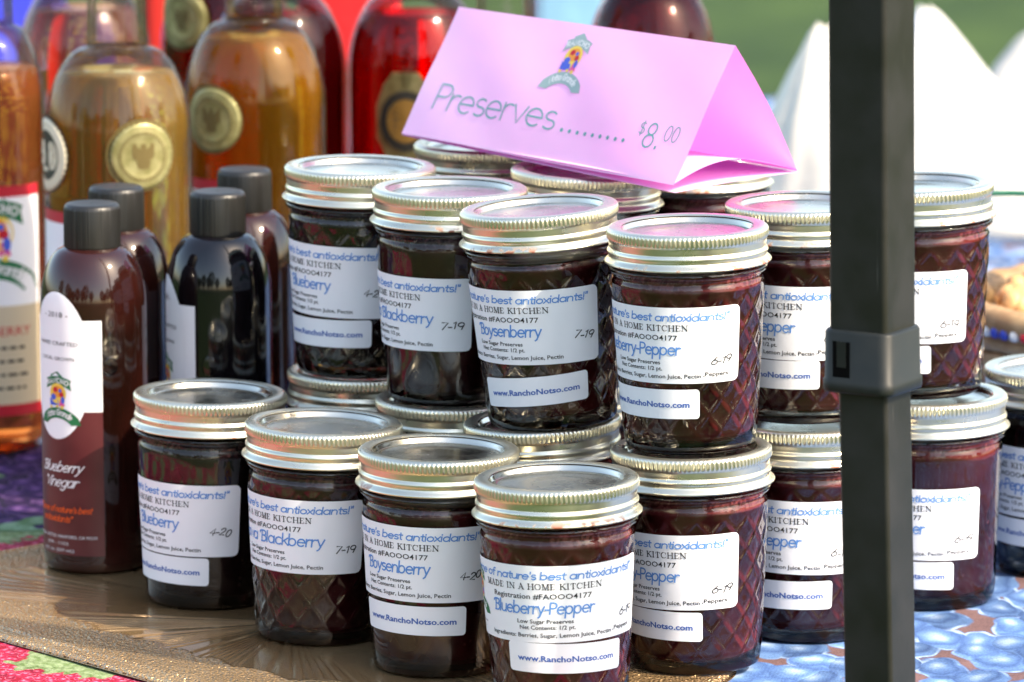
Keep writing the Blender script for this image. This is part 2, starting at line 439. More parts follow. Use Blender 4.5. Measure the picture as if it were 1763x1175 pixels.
def strip(poly, w, closed=False):
    """a polyline to a ribbon (2-D)"""
    vs, fs = [], []
    n = len(poly)
    for i in range(n):
        if closed or (poly[0] == poly[-1] and i in (0, n - 1)):
            p0, p1 = poly[(i - 1) if i > 0 else n - 2], poly[(i + 1) if i < n - 1 else 1]
        else:
            p0, p1 = poly[max(i - 1, 0)], poly[min(i + 1, n - 1)]
        dx, dy = p1[0] - p0[0], p1[1] - p0[1]
        l = math.hypot(dx, dy) or 1
        nx, ny = -dy / l, dx / l
        ex = ey = 0
        if i == 0 and poly[0] != poly[-1]: ex, ey = -dx / l * w * .4, -dy / l * w * .4
        if i == n - 1 and poly[0] != poly[-1]: ex, ey = dx / l * w * .4, dy / l * w * .4
        x, y = poly[i]
        vs += [(x + ex + nx * w / 2, y + ey + ny * w / 2), (x + ex - nx * w / 2, y + ey - ny * w / 2)]
    for i in range(n - 1):
        fs.append((2 * i, 2 * i + 1, 2 * i + 3, 2 * i + 2))
    return vs, fs

def stroke_text(s, x, y, xh, w, xs=1.0, slant=0.0, track=0.0, align='l', width=None, jitter=0, seed=1):
    """pieces [(verts2d, faces, layer)] for the string; xh x-height, w stroke width (same unit as x)"""
    rnd = random.Random(seed)
    tot = sum(G.get(c, G[' '])[0] * xs + track for c in s) * xh
    if width:
        xs *= width / tot
        tot = sum(G.get(c, G[' '])[0] * xs + track for c in s) * xh
    px = x - (tot if align == 'r' else tot / 2 if align == 'c' else 0)
    out = []
    for ci, c in enumerate(s):
        gw, sts = G.get(c, G[' '])
        dy = rnd.uniform(-jitter, jitter) * xh
        for k, st in enumerate(sts):
            poly = []
            for gx, gy in st:
                X = px + (gx * xs + (gy * slant)) * xh
                poly.append((X, y + gy * xh + dy))
            v, f = strip(poly, w)
            out.append((v, f, k + (ci % 2) * 3))
        px += (gw * xs + track) * xh
    return out

T_, t_ = .18, .085
def SV_(x, thick=True, y0=0, y1=1, s0=True, s1=True):
    r = [([(x, y0), (x, y1)], T_ if thick else t_)]
    if s0: r.append(([(x - .15, y0 + .02), (x + .15, y0 + .02)], t_))
    if s1: r.append(([(x - .15, y1 - .02), (x + .15, y1 - .02)], t_))
    return r
SG = {
 'M': (1.1, SV_(.15, False) + [([(.17, 1), (.52, .02)], T_), ([(.52, .02), (.86, 1)], t_)] + SV_(.9)),
 'A': (.92, [([(.12, .02), (.44, 1)], t_), ([(.42, 1), (.76, .02)], T_), ([(.22, .34), (.62, .34)], t_), ([(0, .02), (.26, .02)], t_), ([(.6, .02), (.94, .02)], t_)]),
 'D': (.95, SV_(.17) + [(A(.3, .5, .5, .49, 80, -80), T_ * .8), ([(.17, .98), (.4, .98)], t_), ([(.17, .02), (.4, .02)], t_)]),
 'E': (.8, SV_(.17) + [([(.17, .97), (.66, .97), (.66, .75)], t_), ([(.17, .5), (.5, .5)], t_), ([(.17, .03), (.68, .03), (.68, .28)], t_)]),
 'I': (.42, SV_(.17)),
 'N': (.98, SV_(.15, False) + [([(.12, 1), (.8, .02)], T_)] + SV_(.8, False, s0=False)),
 'H': (1.0, SV_(.17) + SV_(.8) + [([(.2, .5), (.78, .5)], t_)]),
 'O': (1.0, [(A(.46, .5, .4, .5, 60, -60), T_ * .8), (A(.46, .5, .4, .5, 120, 240), T_ * .8), (A(.46, .5, .4, .48, 60, 120), t_), (A(.46, .5, .4, .48, 240, 300), t_)]),
 'K': (.95, SV_(.17) + [([(.2, .42), (.72, .98)], t_), ([(.38, .6), (.8, .02)], T_), ([(.58, .98), (.86, .98)], t_), ([(.64, .02), (.96, .02)], t_)]),
 'T': (.85, SV_(.42, s1=False) + [([(.06, .74), (.08, .97), (.76, .97), (.78, .74)], t_)]),
 'C': (.92, [(A(.48, .5, .4, .5, 110, 250), T_ * .9), (A(.48, .5, .4, .48, 110, 45), t_), (A(.48, .5, .4, .48, 250, 315), t_), ([(.8, .98), (.8, .68)], t_)]),
 ' ': (.42, [])}

def serif_text(s, x, y, cap, width):
    tot = sum(SG[c][0] + .06 for c in s) * cap
    k = width / tot
    out = []; px = x
    for ci, c in enumerate(s):
        gw, sts = SG[c]
        for j, (st, wd) in enumerate(sts):
            v, f = strip([(px + a * cap * k, y + b * cap) for a, b in st], wd * cap)
            out.append((v, f, j % 6))
        px += (gw + .06) * cap * k
    return out

_tc = {}
def font_text(s, x, y, cap, width=None, bold=0, shear=0, align='l', res=2):
    """pieces from Blender's built-in font"""
    key = (s, bold, shear, res)
    if key not in _tc:
        cu = bpy.data.curves.new("t", 'FONT'); cu.body = s; cu.size = 1; cu.offset = bold; cu.shear = shear
        cu.resolution_u = res
        o = bpy.data.objects.new("t", cu); COL.objects.link(o)
        dg = bpy.context.evaluated_depsgraph_get(); dg.update()
        me = bpy.data.meshes.new_from_object(o.evaluated_get(dg))
        _tc[key] = ([tuple(v.co[:2]) for v in me.vertices], [tuple(p.vertices) for p in me.polygons])
        bpy.data.objects.remove(o); bpy.data.curves.remove(cu); bpy.data.meshes.remove(me)
    vs, fs = _tc[key]
    x0 = min(v[0] for v in vs); x1 = max(v[0] for v in vs)
    sy = cap / .70
    sx = width / (x1 - x0) if width else sy
    off = {'l': 0, 'c': -(x1 - x0) * sx / 2, 'r': -(x1 - x0) * sx}[align]
    return [([(x + off + (a - x0) * sx, y + b * sy) for a, b in vs], fs, 0)]

def put(mb, pieces, fmap, m, base=0.0):
    """put pieces into a mesh builder through fmap(u, v, h)->xyz (units as pieces)"""
    for vs, fs, lay in pieces:
        h = base + lay * .012
        mb.add([fmap(a, b, h) for a, b in vs], fs, m, False)

def disc_piece(cx, cy, rx, ry, n=16, ring=None):
    if ring:
        vs = []; fs = []
        for i in range(n):
            a = 2 * pi * i / n
            vs += [(cx + rx * cos(a), cy + ry * sin(a)), (cx + rx * ring * cos(a), cy + ry * ring * sin(a))]
        for i in range(n):
            j = (i + 1) % n
            fs.append((2 * i, 2 * j, 2 * j + 1, 2 * i + 1))
        return [(vs, fs, 0)]
    return [([(cx, cy)] + [(cx + rx * cos(2 * pi * i / n), cy + ry * sin(2 * pi * i / n)) for i in range(n)],
             [(0, 1 + i, 1 + (i + 1) % n) for i in range(n)], 0)]

def arc_band(cx, cy, r0, r1, a0, a1, n=14, swallow=0):
    vs, fs = [], []
    for i in range(n + 1):
        a = radians(a0 + (a1 - a0) * i / n)
        vs += [(cx + r0 * cos(a), cy + r0 * sin(a)), (cx + r1 * cos(a), cy + r1 * sin(a))]
    for i in range(n):
        fs.append((2 * i, 2 * i + 1, 2 * i + 3, 2 * i + 2))
    return [(vs, fs, 0)]

def bend(pieces, cx, cy, r, a_mid, x_mid):
    """wrap flat text round an arc (baseline radius r, text reads clockwise over the top)"""
    out = []
    for vs, fs, lay in pieces:
        nv = []
        for x, y in vs:
            a = radians(a_mid) - (x - x_mid) / r
            nv.append((cx + (r + y) * cos(a), cy + (r + y) * sin(a)))
        out.append((nv, fs, lay))
    return out

def logo(mb, fmap, cx, cy, s, mi, base=.0, grey=False):
    """house-topped RANCHO banner, round sunset picture with figures, curved Notso Grande banner.
    s = overall height; mi: dict colour->slot"""
    g = mi['greengrey'] if grey else mi['green']
    k = s / 27.0
    def P(pieces, m, h): put(mb, [([(cx + x * k, cy + y * k) for x, y in v], f, l) for v, f, l in pieces], fmap, m, base + h)
    P([([(-4.5, 10.5), (4.5, 10.5), (4, 13), (0, 16), (-6, 13.4)][:5], [(0, 1, 2, 3, 4)], 0)], g, .00)       # roof
    P(arc_band(0, -10, 17.5, 23, 116, 64), g, .012)
    P([([(-10.2, 4.4), (-9.0, 10.0), (-7.2, 6.0)], [(0, 1, 2)], 0), ([(10.2, 4.4), (9.0, 10.0), (7.2, 6.0)], [(0, 1, 2)], 0)], g, .024)
    P(bend(stroke_text('RANCHO', 0, 0, 1.9, .62, xs=1.05, track=.25, align='c'), 0, -10, 18.9, 90, 0), mi['white'], .05)
    P(disc_piece(0, 2.2, 6.6, 6.4, 18), mi['yellow'], .03)
    P(disc_piece(.2, 3.4, 4.4, 3.6, 12), mi['orange'], .045)
    P(disc_piece(-1.6, 4.5, 2.0, 1.6, 8) + disc_piece(3.2, 1.6, 1.8, 1.6, 8), mi['red'], .06)
    P(disc_piece(2.2, 4.1, 1.2, 1.2, 8) + disc_piece(-3.4, -.2, 2.4, 2.0, 8) + disc_piece(4.2, -1.6, 1.4, 2.4, 8), mi['blueink'], .075)
    P([([(-6.5, -5.5), (1.0, -5.5), (.5, -1.8), (-6.6, -1.2)], [(0, 1, 2, 3)], 0)], mi['blueink'], .06)
    P([([(1.0, -5.6), (5.6, -5.4), (4.2, -.6), (2.4, -.8)], [(0, 1, 2, 3)], 0)], mi['pinkink'], .066)
    P(disc_piece(-5.6, -6.4, 1.1, 1.0, 8) + disc_piece(-.2, -5.6, 1.2, .9, 8) + disc_piece(3.6, -6.2, 1.2, 1.1, 8), mi['yellow'], .09)
    P(arc_band(0, -27, 14.0, 20.6, 135, 45), g, .012)
    P([([(-14.6, -12.4), (-9.9, -17.1), (-16.2, -16.8)], [(0, 1, 2)], 0), ([(14.6, -12.4), (9.9, -17.1), (16.2, -16.8)], [(0, 1, 2)], 0)], g, .02)
    P(bend(stroke_text('Notso Grande', 0, 0, 2.4, .55, xs=.72, slant=.15, align='c'), 0, -27, 15.9, 90, 0), mi['white'], .05)

# ------------------------------------------------------------------ the setting
def cloth_sheet(name, x0, x1, y0, y1, z, m, drop_front=0.0, res=60, seed=0, amp=.0006):
    mb = MB(); vs = []; fs = []
    nx = res; ny = res
    rows = [(y0, -drop_front + (drop_front) * k / 6.0) for k in range(6)] if drop_front else []
    ys = [(y0 + (y1 - y0) * j / ny, 0) for j in range(ny + 1)]
    al = [(y, d) for y, d in rows] + ys
    for y, d in al:
        for i in range(nx + 1):
            x = x0 + (x1 - x0) * i / nx
            dz = amp * (sin(x * 37 + seed) * sin(y * 29 + seed * 2) + .5 * sin(x * 91 + y * 63 + seed))
            yy = y - (.004 + .012 * sin(x * 40 + seed) * (-d) / max(drop_front, 1e-6) if d < 0 else 0)
            vs.append((x, yy, z + dz + d + TZ))
    for j in range(len(al) - 1):
        for i in range(nx):
            a = j * (nx + 1) + i
            fs.append((a, a + 1, a + nx + 2, a + nx + 1))
    mb.add(vs, fs)
    return link(name, mb.mesh(name, m))

# lawn
m = mat("lawn_grass", (.05, .12, .02), .8, 0, .2)
b = m.node_tree.nodes["Principled BSDF"]
tc = N(m, "ShaderNodeTexCoord")
n1 = N(m, "ShaderNodeTexNoise"); n1.inputs["Scale"].default_value = 3.0; n1.inputs["Detail"].default_value = 3
n2 = N(m, "ShaderNodeTexNoise"); n2.inputs["Scale"].default_value = 45; n2.inputs["Detail"].default_value = 4
L(m, tc.outputs["Object"], n1.inputs["Vector"]); L(m, tc.outputs["Object"], n2.inputs["Vector"])
s = N(m, "ShaderNodeMath", operation='MULTIPLY_ADD'); s.inputs[1].default_value = .35
L(m, n2.outputs[0], s.inputs[0]); L(m, n1.outputs[0], s.inputs[2])
rp = N(m, "ShaderNodeValToRGB")
rp.color_ramp.elements[0].position = .5; rp.color_ramp.elements[0].color = (.018, .043, .008, 1)
rp.color_ramp.elements[1].position = .85; rp.color_ramp.elements[1].color = (.045, .083, .015, 1)
L(m, s.outputs[0], rp.inputs[0]); L(m, rp.outputs[0], b.inputs["Base Color"])
bp = N(m, "ShaderNodeBump"); bp.inputs["Strength"].default_value = .6; bp.inputs["Distance"].default_value = .03
L(m, n2.outputs[0], bp.inputs["Height"]); L(m, bp.outputs[0], b.inputs["Normal"])
mb = MB()
nn = 60
vs = []; fs = []
for j in range(nn + 1):
    for i in range(nn + 1):
        u, v = (i / nn * 2 - 1), (j / nn * 2 - 1)
        x = 250 * u * abs(u) ** 1.5; y = 250 * v * abs(v) ** 1.5
        vs.append((x, y, .03 * sin(x * .7) * cos(y * .5) if abs(y) > 4 else 0))
for j in range(nn):
    for i in range(nn):
        a = j * (nn + 1) + i
        fs.append((a, a + 1, a + nn + 2, a + nn + 1))
mb.add(vs, fs)
tag(link("lawn", mb.mesh("lawn", m)), kind='structure')

# trees behind the photographer (they show as the dark band mirrored in glass and lids)
leafm = noise_color(mat("tree_leaves", (.05, .09, .02), .6), (.025, .05, .012), (.08, .12, .03), .8, 3)
barkm = noise_color(mat("tree_bark", (.09, .06, .04), .9), (.06, .04, .03), (.12, .09, .06), 5)
rnd = random.Random(5)
mb = MB()
for t in range(16):
    a = radians(-172 + t * 21 + rnd.uniform(-4, 4)) if t < 9 else radians(rnd.uniform(170, 375))
    R = rnd.uniform(17, 26)
    cx, cy = R * cos(a), R * sin(a) - 1
    if cy > 2: cy = -abs(cy)
    hgt = rnd.uniform(5, 8.5)
    tube(mb, [(cx, cy, 0), (cx + rnd.uniform(-.2, .2), cy, hgt * .45), (cx + rnd.uniform(-.5, .5), cy + .3, hgt * .8)], [.28, .2, .07], 7, 1)
    for k in range(430):
        p = Vector((rnd.gauss(0, 1), rnd.gauss(0, 1), rnd.gauss(0, 1)))
        p = p.normalized() * rnd.uniform(.3, 1) ** .5
        c = Vector((cx + p.x * hgt * .38, cy + p.y * hgt * .38, hgt * .62 + p.z * hgt * .4))
        sz = rnd.uniform(.25, .55)
        e1 = Vector((rnd.gauss(0, 1), rnd.gauss(0, 1), rnd.gauss(0, 1))).normalized()
        e2 = e1.cross(Vector((rnd.gauss(0, 1), rnd.gauss(0, 1), rnd.gauss(0, 1)))).normalized()
        mb.add([c - e1 * sz, c + e2 * sz * .6, c + e1 * sz, c - e2 * sz * .6], [(0, 1, 2, 3)], 0, False)
tag(link("distant_trees", mb.mesh("distant_trees", [leafm, barkm])), kind='stuff')

# table
t = thing("folding_table", "white folding table hidden under the fruit-print cloths", "table")
tm = noise_color(mat("table_plastic", (.55, .55, .53), .5), (.5, .5, .48), (.6, .6, .58), 8)
mb = MB(); box(mb, -.95, .85, 2.335, 4.32, -.035, -.0055, 0, .01)
link("table_top", mb.mesh("table_top", tm), t)
lm = mat("table_leg_steel", (.25, .25, .26), .35, .9)
for lx in (-.85, .75):
    for ly in (2.42, 4.22):
        mb = MB(); tube(mb, [(lx, ly, -.03), (lx, ly, -TZ)], .0125, 10)
        link("leg", mb.mesh("leg", lm), t)

# fruit prints ---------------------------------------------------------------
def print_cloth(name, scale, ground, c_dark, c_mid, c_light, stretch, leaf=None, rim=True, seedoff=0, dens=.62, warp=.4):
    m = mat(name, c_mid, .75, 0, .2)
    b = m.node_tree.nodes["Principled BSDF"]
    tc = N(m, "ShaderNodeTexCoord")
    mp = N(m, "ShaderNodeMapping"); mp.inputs["Scale"].default_value = stretch; mp.inputs["Location"].default_value = (seedoff, seedoff * .7, 0)
    mp.inputs["Rotation"].default_value = (0, 0, .5)
    L(m, tc.outputs["Object"], mp.inputs[0])
    nz = N(m, "ShaderNodeTexNoise"); nz.inputs["Scale"].default_value = scale * .9; nz.inputs["Detail"].default_value = 2
    L(m, mp.outputs[0], nz.inputs["Vector"])
    ad = N(m, "ShaderNodeVectorMath", operation='MULTIPLY_ADD'); ad.inputs[1].default_value = (warp / scale,) * 3
    L(m, nz.outputs["Color"], ad.inputs[0]); L(m, mp.outputs[0], ad.inputs[2])
    vo = N(m, "ShaderNodeTexVoronoi", feature='F1'); vo.voronoi_dimensions = '2D'; vo.inputs["Scale"].default_value = scale
    vo.inputs["Randomness"].default_value = .8
    L(m, ad.outputs[0], vo.inputs["Vector"])
    # a second reading shifted to one side: the light cheek of each berry
    sh = N(m, "ShaderNodeVectorMath", operation='ADD'); sh.inputs[1].default_value = (.16 / scale, -.14 / scale, 0)
    L(m, ad.outputs[0], sh.inputs[0])
    v2 = N(m, "ShaderNodeTexVoronoi", feature='F1'); v2.voronoi_dimensions = '2D'; v2.inputs["Scale"].default_value = scale
    v2.inputs["Randomness"].default_value = .8
    L(m, sh.outputs[0], v2.inputs["Vector"])
    rp = N(m, "ShaderNodeValToRGB"); e = rp.color_ramp.elements
    e[0].position = 0; e[0].color = (*c_light, 1)
    e[1].position = .24; e[1].color = (*c_mid, 1)
    x = e.new(.46); x.color = (*c_dark, 1)
    x = e.new(.60); x.color = (*c_mid, 1)
    L(m, v2.outputs["Distance"], rp.inputs[0])
    # per-berry tone
    hs = N(m, "ShaderNodeHueSaturation")
    sc = N(m, "ShaderNodeSeparateColor"); L(m, vo.outputs["Color"], sc.inputs[0])
    mr = N(m, "ShaderNodeMapRange"); mr.inputs[3].default_value = .62; mr.inputs[4].default_value = 1.25
    L(m, sc.outputs[0], mr.inputs[0]); L(m, mr.outputs[0], hs.inputs["Value"]); L(m, rp.outputs[0], hs.inputs["Color"])
    # ground between berries
    gmix = N(m, "ShaderNodeMix", data_type='RGBA'); gmix.inputs[7].default_value = (*ground, 1)
    mg = N(m, "ShaderNodeMapRange"); mg.inputs[1].default_value = dens - .03; mg.inputs[2].default_value = dens + .03
    L(m, vo.outputs["Distance"], mg.inputs[0]); L(m, mg.outputs[0], gmix.inputs[0]); L(m, hs.outputs[0], gmix.inputs[6])
    last = gmix.outputs[2]
    # pale outline and calyx ring
    if rim:
        r1 = N(m, "ShaderNodeMapRange"); r1.inputs[1].default_value = dens - .11; r1.inputs[2].default_value = dens - .05
        L(m, vo.outputs["Distance"], r1.inputs[0])
        r2 = N(m, "ShaderNodeMapRange"); r2.inputs[1].default_value = dens + .0; r2.inputs[2].default_value = dens - .04
        L(m, vo.outputs["Distance"], r2.inputs[0])
        mu = N(m, "ShaderNodeMath", operation='MULTIPLY'); L(m, r1.outputs[0], mu.inputs[0]); L(m, r2.outputs[0], mu.inputs[1])
        n3 = N(m, "ShaderNodeTexNoise"); n3.inputs["Scale"].default_value = scale * 1.3; L(m, mp.outputs[0], n3.inputs["Vector"])
        mm = N(m, "ShaderNodeMapRange"); mm.inputs[1].default_value = .42; mm.inputs[2].default_value = .6; L(m, n3.outputs[0], mm.inputs[0])
        m3 = N(m, "ShaderNodeMath", operation='MULTIPLY'); L(m, mu.outputs[0], m3.inputs[0]); L(m, mm.outputs[0], m3.inputs[1])
        rm = N(m, "ShaderNodeMix", data_type='RGBA'); rm.inputs[7].default_value = (*c_light, 1)
        L(m, m3.outputs[0], rm.inputs[0]); L(m, last, rm.inputs[6]); last = rm.outputs[2]
    if leaf:
        lv = N(m, "ShaderNodeTexVoronoi", feature='F1'); lv.voronoi_dimensions = '2D'; lv.inputs["Scale"].default_value = scale * .16 if leaf[1] is None else leaf[1]
        wv = N(m, "ShaderNodeTexNoise"); wv.inputs["Scale"].default_value = scale * .55; wv.inputs["Detail"].default_value = 1
        L(m, mp.outputs[0], wv.inputs["Vector"])
        a2 = N(m, "ShaderNodeVectorMath", operation='MULTIPLY_ADD'); a2.inputs[1].default_value = (leaf[2],) * 3
        L(m, wv.outputs["Color"], a2.inputs[0]); L(m, mp.outputs[0], a2.inputs[2])
        L(m, a2.outputs[0], lv.inputs["Vector"])
        lf = N(m, "ShaderNodeMapRange"); lf.inputs[1].default_value = .33; lf.inputs[2].default_value = .30
        L(m, lv.outputs["Distance"], lf.inputs[0])
        lr = N(m, "ShaderNodeValToRGB"); le = lr.color_ramp.elements
        le[0].position = .36; le[0].color = (*leaf[0], 1); le[1].position = .62; le[1].color = (leaf[0][0] * 1.9 + .03, leaf[0][1] * 1.6 + .03, leaf[0][2] * 2 + .05, 1)
        L(m, n3.outputs[0] if rim else nz.outputs[0], lr.inputs[0])
        lmx = N(m, "ShaderNodeMix", data_type='RGBA')
        L(m, lf.outputs[0], lmx.inputs[0]); L(m, last, lmx.inputs[6]); L(m, lr.outputs[0], lmx.inputs[7]); last = lmx.outputs[2]
    # broad tone changes and fine ink grain
    bn = N(m, "ShaderNodeTexNoise"); bn.inputs["Scale"].default_value = 38; bn.inputs["Detail"].default_value = 3; L(m, tc.outputs["Object"], bn.inputs["Vector"])
    fn = N(m, "ShaderNodeTexNoise"); fn.inputs["Scale"].default_value = 1100; fn.inputs["Detail"].default_value = 1; L(m, tc.outputs["Object"], fn.inputs["Vector"])
    sm = N(m, "ShaderNodeMath", operation='ADD'); L(m, bn.outputs[0], sm.inputs[0]); L(m, fn.outputs[0], sm.inputs[1])
    vr = N(m, "ShaderNodeMapRange"); vr.inputs[1].default_value = .75; vr.inputs[2].default_value = 1.25; vr.inputs[3].default_value = .68; vr.inputs[4].default_value = 1.22
    L(m, sm.outputs[0], vr.inputs[0])
    hv = N(m, "ShaderNodeHueSaturation"); L(m, vr.outputs[0], hv.inputs["Value"]); L(m, last, hv.inputs["Color"]); last = hv.outputs[0]
    L(m, last, b.inputs["Base Color"])
    # weave
    wv1 = N(m, "ShaderNodeTexWave"); wv1.inputs["Scale"].default_value = 520; wv1.bands_direction = 'X'
    wv2 = N(m, "ShaderNodeTexWave"); wv2.inputs["Scale"].default_value = 520; wv2.bands_direction = 'Y'
    L(m, tc.outputs["Object"], wv1.inputs["Vector"]); L(m, tc.outputs["Object"], wv2.inputs["Vector"])
    wa = N(m, "ShaderNodeMath", operation='ADD'); L(m, wv1.outputs[1], wa.inputs[0]); L(m, wv2.outputs[1], wa.inputs[1])
    bp = N(m, "ShaderNodeBump"); bp.inputs["Strength"].default_value = .35; bp.inputs["Distance"].default_value = .0003
    L(m, wa.outputs[0], bp.inputs["Height"]); L(m, bp.outputs[0], b.inputs["Normal"])
    return m

mblue = print_cloth("blueberry_print", 50, (.17, .10, .10), (.060, .13, .33), (.13, .255, .51), (.42, .57, .82), (1, .64, 1), seedoff=1.3, dens=.66, warp=.85)
mpink = print_cloth("raspberry_print", 210, (.34, .008, .03), (.30, .006, .03), (.52, .025, .08), (.80, .25, .36), (1, .75, 1),
                    leaf=((.13, .20, .065), 21, .030), rim=True, seedoff=4.1, dens=.55)
mpurp = print_cloth("grape_print", 70, (.012, .008, .03), (.018, .008, .05), (.05, .018, .10), (.20, .10, .26), (1, .8, 1),
                    leaf=((.10, .20, .08), 16, .05), rim=True, seedoff=2.2, dens=.58)
o = cloth_sheet("tablecloth", .045, .88, 2.325, 4.35, -.0028, mblue, drop_front=.42, seed=3)
tag(o, "cotton cloth printed with pale blue blueberries under the right-hand jars", "tablecloth", "fruit-print cloths")
o = cloth_sheet("tablecloth.001", -.98, .041, 2.325, 2.752, -.0032, mpink, drop_front=.42, seed=1)
tag(o, "bright pink cloth printed with raspberries and leaves at lower left", "tablecloth", "fruit-print cloths")
o = cloth_sheet("tablecloth.002", -.98, .040, 2.748, 4.35, -.0026, mpurp, seed=2)
tag(o, "dark purple grape-print cloth under the wine bottles at left", "tablecloth", "fruit-print cloths")

# ------------------------------------------------------------------ glass platter
P1 = Vector((-.2334, 2.5074)); Tt = Vector((.671, -.742)); Nn = Vector((.742, .671))
def platter():
    t0, t1, n0, n1 = -.150, .288, 0.0, .232
    m = mat("amber_glass_platter", (.30, .21, .12), .16, .55, .6)
    b = m.node_tree.nodes["Principled BSDF"]
    tc = N(m, "ShaderNodeTexCoord")
    at = N(m, "ShaderNodeAttribute"); at.attribute_name = "edge"
    vo = N(m, "ShaderNodeTexVoronoi"); vo.inputs["Scale"].default_value = 640
    L(m, tc.outputs["Object"], vo.inputs["Vector"])
    nz = N(m, "ShaderNodeTexNoise"); nz.inputs["Scale"].default_value = 420; nz.inputs["Detail"].default_value = 2
    L(m, tc.outputs["Object"], nz.inputs["Vector"])
    ad = N(m, "ShaderNodeMath", operation='ADD'); L(m, vo.outputs["Distance"], ad.inputs[0]); L(m, nz.outputs[0], ad.inputs[1])
    bp = N(m, "ShaderNodeBump"); bp.inputs["Distance"].default_value = .0017
    L(m, at.outputs["Fac"], bp.inputs["Strength"])
    L(m, ad.outputs[0], bp.inputs["Height"]); L(m, bp.outputs[0], b.inputs["Normal"])
    n2 = N(m, "ShaderNodeTexNoise"); n2.inputs["Scale"].default_value = 9; n2.inputs["Detail"].default_value = 3
    L(m, tc.outputs["Object"], n2.inputs["Vector"])
    rp = N(m, "ShaderNodeValToRGB"); e = rp.color_ramp.elements
    e[0].position = .35; e[0].color = (.27, .155, .07, 1); e[1].position = .7; e[1].color = (.52, .35, .18, 1)
    L(m, n2.outputs[0], rp.inputs[0]); L(m, rp.outputs[0], b.inputs["Base Color"])
    mr = N(m, "ShaderNodeMapRange"); mr.inputs[3].default_value = .12; mr.inputs[4].default_value = .2
    L(m, at.outputs["Fac"], mr.inputs[0]); L(m, mr.outputs[0], b.inputs["Roughness"])
    W, D = (t1 - t0), (n1 - n0); ct, cn = (t0 + t1) / 2, (n0 + n1) / 2
    cr = .05
    def rim(a):      # rounded rectangle outline at angle a, in (t, n) about its centre
        ca, sa = cos(a), sin(a)
        p = 4.2
        r = ((abs(ca) / (W / 2)) ** p + (abs(sa) / (D / 2)) ** p) ** (-1 / p)
        return ca * r, sa * r
    na, nr = 900, 70
    vs, fs, ed = [], [], []
    for i in range(na):
        a = 2 * pi * i / na
        rx, ry = rim(a)
        rl = math.hypot(rx, ry)
        sc = .5 + .5 * abs(cos(a * 11))             # scalloped inner border
        for j in range(nr + 1):
            q = j / nr
            d = (1 - q) * rl * abs(ry / rl if abs(ry) / D > abs(rx) / W else rx / rl)   # metres in from the rim
            z = 0.0
            band = .034 + .010 * sc
            tex = 0.0
            if d < band:
                tex = 1.0 if d < band - .0015 else .3
                z += .0006 * math.exp(-((d - band + .001) / .0012) ** 2)      # raised line at the scallops
                z += .0007 * math.exp(-((d - .012) / .0009) ** 2)
                if d < .003: z -= (.003 - d) * .5
            else:
                u = d - band
                fan = math.sin(a * 11 * 8 + 6 * sin(a * 11)) 
                z += -.0010 * max(0, fan) ** 3 * min(1, u / .004) * max(0, 1 - u / .085)
            ed.append(tex)
            X = P1 + Tt * (ct + rx * q) + Nn * (cn + ry * q)
            vs.append((X.x, X.y, z - .0003 + TZ))
    for i in range(na):
        k = (i + 1) % na
        for j in range(nr):
            fs.append((i * (nr + 1) + j, k * (nr + 1) + j, k * (nr + 1) + j + 1, i * (nr + 1) + j + 1))
    # side wall and underside
    b0 = len(vs)
    for i in range(na):
        a = 2 * pi * i / na
        rx, ry = rim(a)
        X = P1 + Tt * (ct + rx * 1.004) + Nn * (cn + ry * 1.004)
        vs.append((X.x, X.y, TZ - .0021)); ed.append(.3)
    for i in range(na):
        k = (i + 1) % na
        fs.append((i * (nr + 1) + nr, k * (nr + 1) + nr, b0 + k, b0 + i)[::-1])
    me = bpy.data.meshes.new("platter"); me.from_pydata(vs, [], fs)
    me.materials.append(m)
    me.polygons.foreach_set("use_smooth", [True] * len(fs))
    at = me.attributes.new("edge", 'FLOAT', 'POINT'); at.data.foreach_set("value", ed)
    me.update()
    o = link("serving_platter", me)
    tag(o, "brown pressed-glass platter with stippled rim under the front jars", "platter")
platter()

# ------------------------------------------------------------------ preserve jars
NQ = 16
def Rb(z):                                  # body radius (m) at height z (m)
    mm = z * 1000
    if mm < 7: return (27.2 + 2.3 * sqrt(max(0, 1 - ((7 - mm) / 7) ** 2))) / 1000
    return (29.5 + (mm - 7) * .062) / 1000
def quilt(z, th, amp=.0006):
    u = th * NQ / (2 * pi); v = z / .0150 + .25
    d = min(abs((u + v + .5) % 1 - .5), abs((u - v + .5) % 1 - .5)) * 2      # 0 on the lines .. 1 mid-diamond
    k = min(1, max(0, (z - .006) / .004)) * min(1, max(0, (.073 - z) / .004))
    du = u - ((math.floor(u + v) + .5) + (math.floor(u - v) + .5)) / 2
    return (amp * .52 * math.exp(-(d / .13) ** 2) - .00036 * (1 - min(1, (2 * du) ** 2)) * min(1, d * 2.2)) * k

